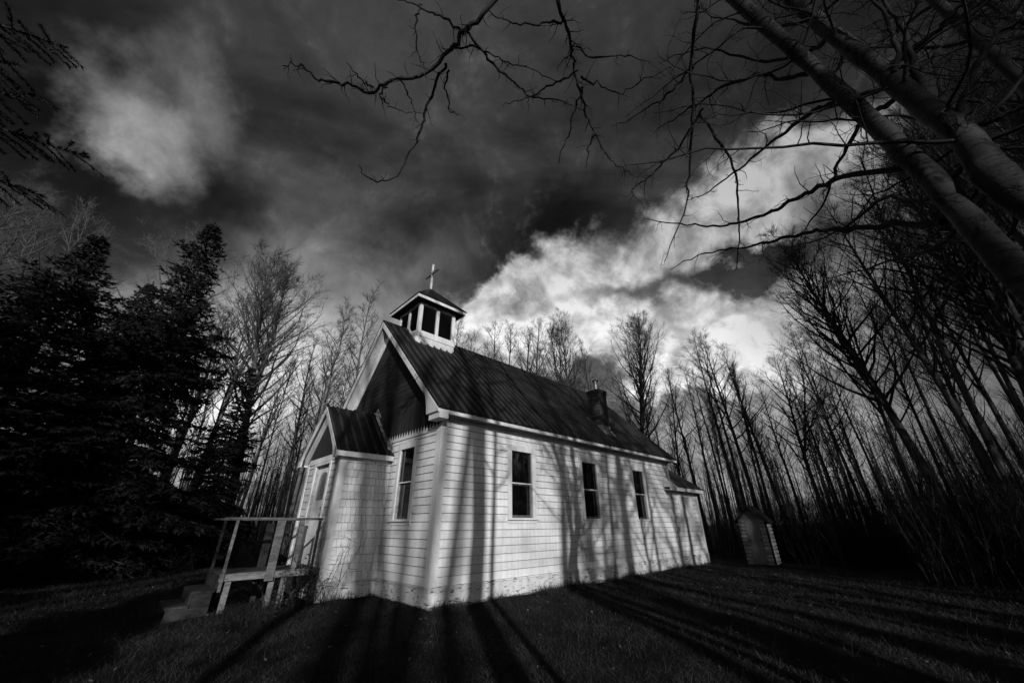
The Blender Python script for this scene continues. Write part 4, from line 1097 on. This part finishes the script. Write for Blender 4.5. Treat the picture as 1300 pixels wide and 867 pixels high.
limb(T, [(1040, 95), (1000, 100), (950, 95), (900, 118), (860, 150), (830, 175)], (5.4, 6.4), 6, rng, O1, dens=3.4, l0=.45)
limb(T, [(885, -5), (877, 76), (885, 140), (875, 220), (875, 262), (849, 334)], (5.6, 5.4), 7, rng, O1, start=top1, dens=3.2, l0=.5)
limb(T, [(879, 85), (849, 118), (807, 148), (777, 163)], (5.55, 5.5), 4, rng, O1, dens=4)
limb(T, [(889, 140), (858, 190), (824, 220), (805, 241), (820, 262)], (5.5, 5.4), 4, rng, O1, dens=4)
limb(T, [(885, 140), (925, 190), (945, 250), (940, 300), (930, 345)], (5.5, 5.4), 4, rng, O1, dens=4)
limb(T, [(716, -4), (722, 34), (729, 68), (733, 93), (743, 118), (756, 152), (769, 182), (790, 207), (811, 226)], (5.6, 5.3), 6, rng, O1, start=top1b, dens=3.6, l0=.34, r1=.0042)
for px_ in ([(718, 27), (697, 32), (667, 32), (642, 19), (621, 19)], [(731, 61), (752, 72), (790, 72), (824, 80)], [(737, 102), (765, 108), (794, 110), (824, 97), (858, 85)], [(741, 114), (733, 144), (727, 178), (712, 205)], [(758, 169), (752, 190), (743, 214)], [(729, 91), (705, 106), (676, 118), (642, 137)]):
    limb(T, px_, (5.5, 5.4), 3.6, rng, O1, dens=5.0, l0=.26, depth=1, r1=.0046)
limb(T, [(627, -4), (593, 44), (570, 68), (536, 89), (490, 108), (473, 113), (439, 114), (405, 102), (386, 89), (358, 87)], (5.5, 5.3), 8.5, rng, O1, start=top1b*.5+t1[7]*.5, dens=4.5, l0=.26, depth=1, r1=.0046)
for px_, w_ in (([(566, 80), (553, 104), (540, 140), (530, 169), (515, 199), (494, 222), (473, 226), (461, 214)], 4.6), ([(566, 87), (566, 114), (572, 144), (583, 160)], 2.8), ([(595, 44), (621, 76), (646, 102), (676, 125), (710, 131), (743, 140)], 4.2), ([(570, 68), (604, 61), (638, 76), (671, 89), (710, 102)], 3),
                ([(591, 46), (562, 27), (536, 6), (505, -3)], 4), ([(536, 6), (532, 30), (534, 55), (538, 80)], 2.6), ([(515, 98), (518, 118), (522, 136), (526, 160)], 2.4), ([(490, 108), (478, 120), (488, 124), (510, 134), (534, 138)], 2.2), ([(473, 113), (460, 100), (446, 80)], 2.4)):
    limb(T, px_, (5.5, 5.35), w_, rng, O1, dens=5.0, l0=.20, depth=1, r1=.0046)
def wild(T, Q, O, n, t0, rng, l0, ang=1.0):
    for k in range(n):
        t = rng.uniform(t0, .97); i = int(t*(len(Q)-1)); p = Q[i]-O; a = rng.uniform(0, 6.28); ln = l0*rng.uniform(.5, 1.2)*(1.25-.7*t)
        d = np.array([math.cos(a)*ang, math.sin(a)*ang, rng.uniform(-.1, .7)]); pts = grow(p, d, ln, 14, rng, .17, .015)
        rd = (.004+.0038*ln)*(1-np.linspace(0, 1, 14))**.8+.003; T.add(pts, rd, 5); dress(T, np.array(pts), rd, rng, 6.5, .6, 2, 0., .0036)
wild(T, Q1, O1, 14, .5, rng, 1.9)
obj('limbs', T.mesh('limbs', TWIG), e1)
T = Tubes()
for px_, d_, w_ in (([(1180, 135), (1150, 60), (1120, 20), (1085, -20)], (5.2, 6.4), 9), ([(1215, 170), (1230, 110), (1260, 60), (1300, 20)], (4.9, 5.3), 10), ([(1130, 95), (1135, 50), (1105, 10), (1080, -15)], (5.5, 6.2), 7), ([(1150, 115), (1100, 150), (1070, 200), (1050, 260), (1010, 310)], (5.5, 7.0), 7),
                    ([(1240, 190), (1190, 250), (1130, 260), (1060, 300), (1000, 320)], (4.8, 7.0), 7), ([(1270, 215), (1200, 300), (1130, 330), (1050, 350)], (4.5, 7.0), 7), ([(1060, 38), (1020, 70), (960, 75), (900, 60), (850, 70)], (6.1, 7.3), 6), ([(1040, 25), (980, 35), (920, 20), (870, 10)], (6.4, 7.3), 5), ([(1200, 150), (1240, 150), (1290, 130), (1330, 120)], (5.1, 5.0), 8),
                    ([(1120, 85), (1170, 50), (1210, 10), (1230, -20)], (5.7, 6.2), 8), ([(1250, 200), (1280, 290), (1230, 340), (1160, 400)], (4.6, 6.4), 6)):
    limb(T, px_, d_, w_, rng, O2, dens=3.6, l0=.5)
wild(T, Q2, O2, 40, .34, rng, 2.5)
obj('limbs', T.mesh('limbs', TWIG), e2)

# ---------------------------------------------------------------- undergrowth, far wood, grass, leaves, bush
def stuff(name, me, label): tag(obj(name, me), label, None, None, 'stuff')
rng = np.random.default_rng(91); T = Tubes()
def brush(n, azr, dr, hr):
    for _ in range(n):
        a = math.radians(rng.uniform(*azr)); d = math.sqrt(rng.uniform(dr[0]**2, dr[1]**2)); x, y = d*math.sin(a), d*math.cos(a)
        lc = np.array([x, y, 0])-C0; u_, v_ = lc@U, lc@Vv
        if -3.6 < u_ < LA+1.0 and -1.6 < v_ < W+1.2: continue
        if (x-9.4)**2+(y-16.6)**2 < 1.6: continue
        h = rng.uniform(*hr)*rng.uniform(.5, 1); p = np.array([x, y, float(gz(x, y))-.05])
        pts = grow(p, np.array([rng.normal(0, .16), rng.normal(0, .16), 1]), h, 5, rng, .09, .05); r = .004+.004*h
        T.add(pts, np.linspace(1, .25, 5)*r, 3); PP = np.array(pts)
        for k in range(int(5+h*2)):
            q = PP[rng.integers(1, 5)]; T.add(grow(q, np.array([rng.normal(0, .7), rng.normal(0, .7), .8]), h*rng.uniform(.12, .34), 3, rng, .15, .05), [.004, .003, .0015], 3)
brush(1500, (43, 76), (13.6, 21), (1.2, 4.2)); brush(1400, (29, 50), (18.5, 27), (1.2, 4.0)); brush(800, (-62, -20), (16.5, 25), (.8, 2.6)); brush(500, (-25, 30), (22, 32), (1.5, 3.5)); brush(500, (50, 80), (10.8, 15), (.8, 2.6))
brush(900, (24, 72), (22, 40), (2.0, 5.5)); brush(500, (-62, -14), (24, 40), (1.5, 4.5))
stuff('undergrowth', T.mesh('undergrowth', BRUSH), 'dark leafless undergrowth along the forest edge')
T = Tubes()
for _ in range(1500):
    a = math.radians(rng.uniform(-80, 84)); d = math.sqrt(rng.uniform(40**2, 85**2)); x, y = d*math.sin(a), d*math.cos(a); h = rng.uniform(8, 12)*(1+.15*(a > .6)); p = np.array([x, y, -.2])
    pts = grow(p, np.array([rng.normal(0, .03), rng.normal(0, .03), 1]), h, 6, rng, .02, .0); r = rng.uniform(.06, .13); T.add(pts, np.linspace(1, .15, 6)*r, 4); PP = np.array(pts)
    for k in range(14):
        q = PP[2]+(PP[-1]-PP[2])*rng.uniform(0, 1); T.add(grow(q, np.array([rng.normal(0, .6), rng.normal(0, .6), .8]), rng.uniform(.8, 2.2), 4, rng, .14, .08), [.022, .018, .013, .006], 3)
stuff('distant_wood', T.mesh('distant_wood', BRUSH), 'far mass of bare trunks deep in the wood')

def inside_chapel(x, y, m=.0):
    lx, ly = x-C0[0], y-C0[1]; u_ = lx*U[0]+ly*U[1]; v_ = lx*Vv[0]+ly*Vv[1]
    return ((u_ > -m) & (u_ < LA+m) & (v_ > -m) & (v_ < W+m)) | ((u_ > -PD-m) & (u_ < 0) & (v_ > PV0-m) & (v_ < PV1+m))
def grass(n, dr, hr, wd, seed):
    r = np.random.default_rng(seed)
    a = np.radians(r.uniform(-58, 58, n)); d = np.sqrt(r.uniform(dr[0]**2, dr[1]**2, n)); x = d*np.sin(a); y = d*np.cos(a)
    clump = np.sin(x*3.1+1)*np.sin(y*2.7)+np.sin(x*7.3+y*5.1)*.6
    keep = (~inside_chapel(x, y, .02)) & (r.uniform(-1.6, 1.6, n) < clump+.7); x = x[keep]; y = y[keep]; n = len(x); z = gz(x, y)-.005
    h = r.uniform(*hr, n)*r.uniform(.5, 1.1, n); yaw = r.uniform(0, 6.28, n); ln = r.normal(0, .9, (n, 2))*h[:, None]
    wx = np.cos(yaw)*wd; wy = np.sin(yaw)*wd
    b = np.stack([x, y, z], 1); w_ = np.stack([wx, wy, 0*wx], 1); tip = b+np.stack([ln[:, 0], ln[:, 1], h], 1)
    return np.stack([b-w_, b+w_, tip], 1).reshape(-1, 3)
def weeds(n, seed):
    r = np.random.default_rng(seed); out = []
    e_ = r.uniform(-PD-1.5, LA+.6, n); d_ = np.abs(r.normal(0, .16, n))+.05; keep = np.sin(e_*5.3)+np.sin(e_*2.1+1)+r.normal(0, .6, n) > .1
    P = C0[None]+U[None]*e_[:, None]+Vv[None]*np.where(e_ < 0, PV0-d_-.0, -d_)[:, None]; P = P[keep]; n = len(P); P[:, 2] = gz(P[:, 0], P[:, 1])-.01
    h = r.uniform(.05, .22, n); yaw = r.uniform(0, 6.28, n); w_ = np.stack([np.cos(yaw)*.004, np.sin(yaw)*.004, 0*yaw], 1)
    tip = P+np.stack([r.normal(0, .45, n)*h, r.normal(0, .45, n)*h, h], 1); return np.stack([P-w_, P+w_, tip], 1).reshape(-1, 3)
Vg = np.concatenate([weeds(9000, 5), grass(14000, (4.3, 14), (.08, .20), .0045, 9), grass(110000, (4.3, 9), (.03, .085), .0035, 1), grass(90000, (9, 17), (.03, .10), .006, 2)])
stuff('grass', fast_mesh('grass', Vg, np.arange(len(Vg)).reshape(-1, 3), BLADE), 'short rough grass of the clearing')
n = 1500; a = np.radians(rng.uniform(-56, 56, n)); d = np.sqrt(rng.uniform(4.3**2, 15**2, n)); x = d*np.sin(a); y = d*np.cos(a); k = ~inside_chapel(x, y, .05); x = x[k]; y = y[k]; n = len(x)
c = np.stack([x, y, gz(x, y)+.03], 1); A_ = rng.normal(0, 1, (n, 3))*np.array([1, 1, .35]); A_ /= np.linalg.norm(A_, axis=1, keepdims=True); B_ = np.cross(A_, rng.normal(0, .3, (n, 3))+np.array([0, 0, 1])); s_ = rng.uniform(.012, .028, n)[:, None]
Vl = np.stack([c-A_*s_, c-B_*s_*.7, c+A_*s_, c+B_*s_*.7], 1).reshape(-1, 3)
stuff('leaf_litter', fast_mesh('leaf_litter', Vl, np.arange(len(Vl)).reshape(-1, 4), LEAF), 'small fallen leaves scattered over the grass')

def bush(loc, n, h, spread, label, seed, leaves=0):
    r = np.random.default_rng(seed); e = empty('dry_bush', (loc[0], loc[1], float(gz(loc[0], loc[1])))); tag(e, label, 'bush'); T = Tubes(); lv = []
    for _ in range(n):
        pts = grow(np.array([r.normal(0, .10), r.normal(0, .10), -.03]), np.array([r.normal(0, spread), r.normal(0, spread), 1]), h*r.uniform(.4, 1.1), 6, r, .16, .02); T.add(pts, np.linspace(1, .3, 6)*.006, 4)
        P = np.array(pts)
        for k in range(7):
            q = P[r.integers(2, 6)]; pt = grow(q, r.normal(0, 1, 3)+np.array([0, 0, .5]), h*r.uniform(.1, .3), 4, r, .2, .0); T.add(pt, [.003, .0025, .002, .001], 3)
            for _k in range(leaves): lv.append(pt[r.integers(1, 4)]+r.normal(0, .012, 3))
    obj('stems', T.mesh('stems', TWIG), e)
    if leaves:
        c = np.array(lv); m_ = len(c); A_ = r.normal(0, 1, (m_, 3)); A_ /= np.linalg.norm(A_, axis=1, keepdims=True); B_ = np.cross(A_, r.normal(0, 1, (m_, 3))); s_ = r.uniform(.008, .018, m_)[:, None]
        V_ = np.stack([c-A_*s_, c-B_*s_*.6, c+A_*s_, c+B_*s_*.6], 1).reshape(-1, 3); obj('foliage', fast_mesh('foliage', V_, np.arange(len(V_)).reshape(-1, 4), LEAF), e)
p = wl(-1.42, 1.72, 0); bush(p, 26, .75, .30, 'dry leafy bush against the porch corner', 3, 3)
p = wl(-1.12, 1.62, 0); bush(p, 5, 1.15, .22, 'sparse leafless stems beside the shingled porch wall', 4)
p = wl(-1.75, 1.55, 0); bush(p, 16, .45, .40, 'low dry weeds under the railed landing', 6, 2)
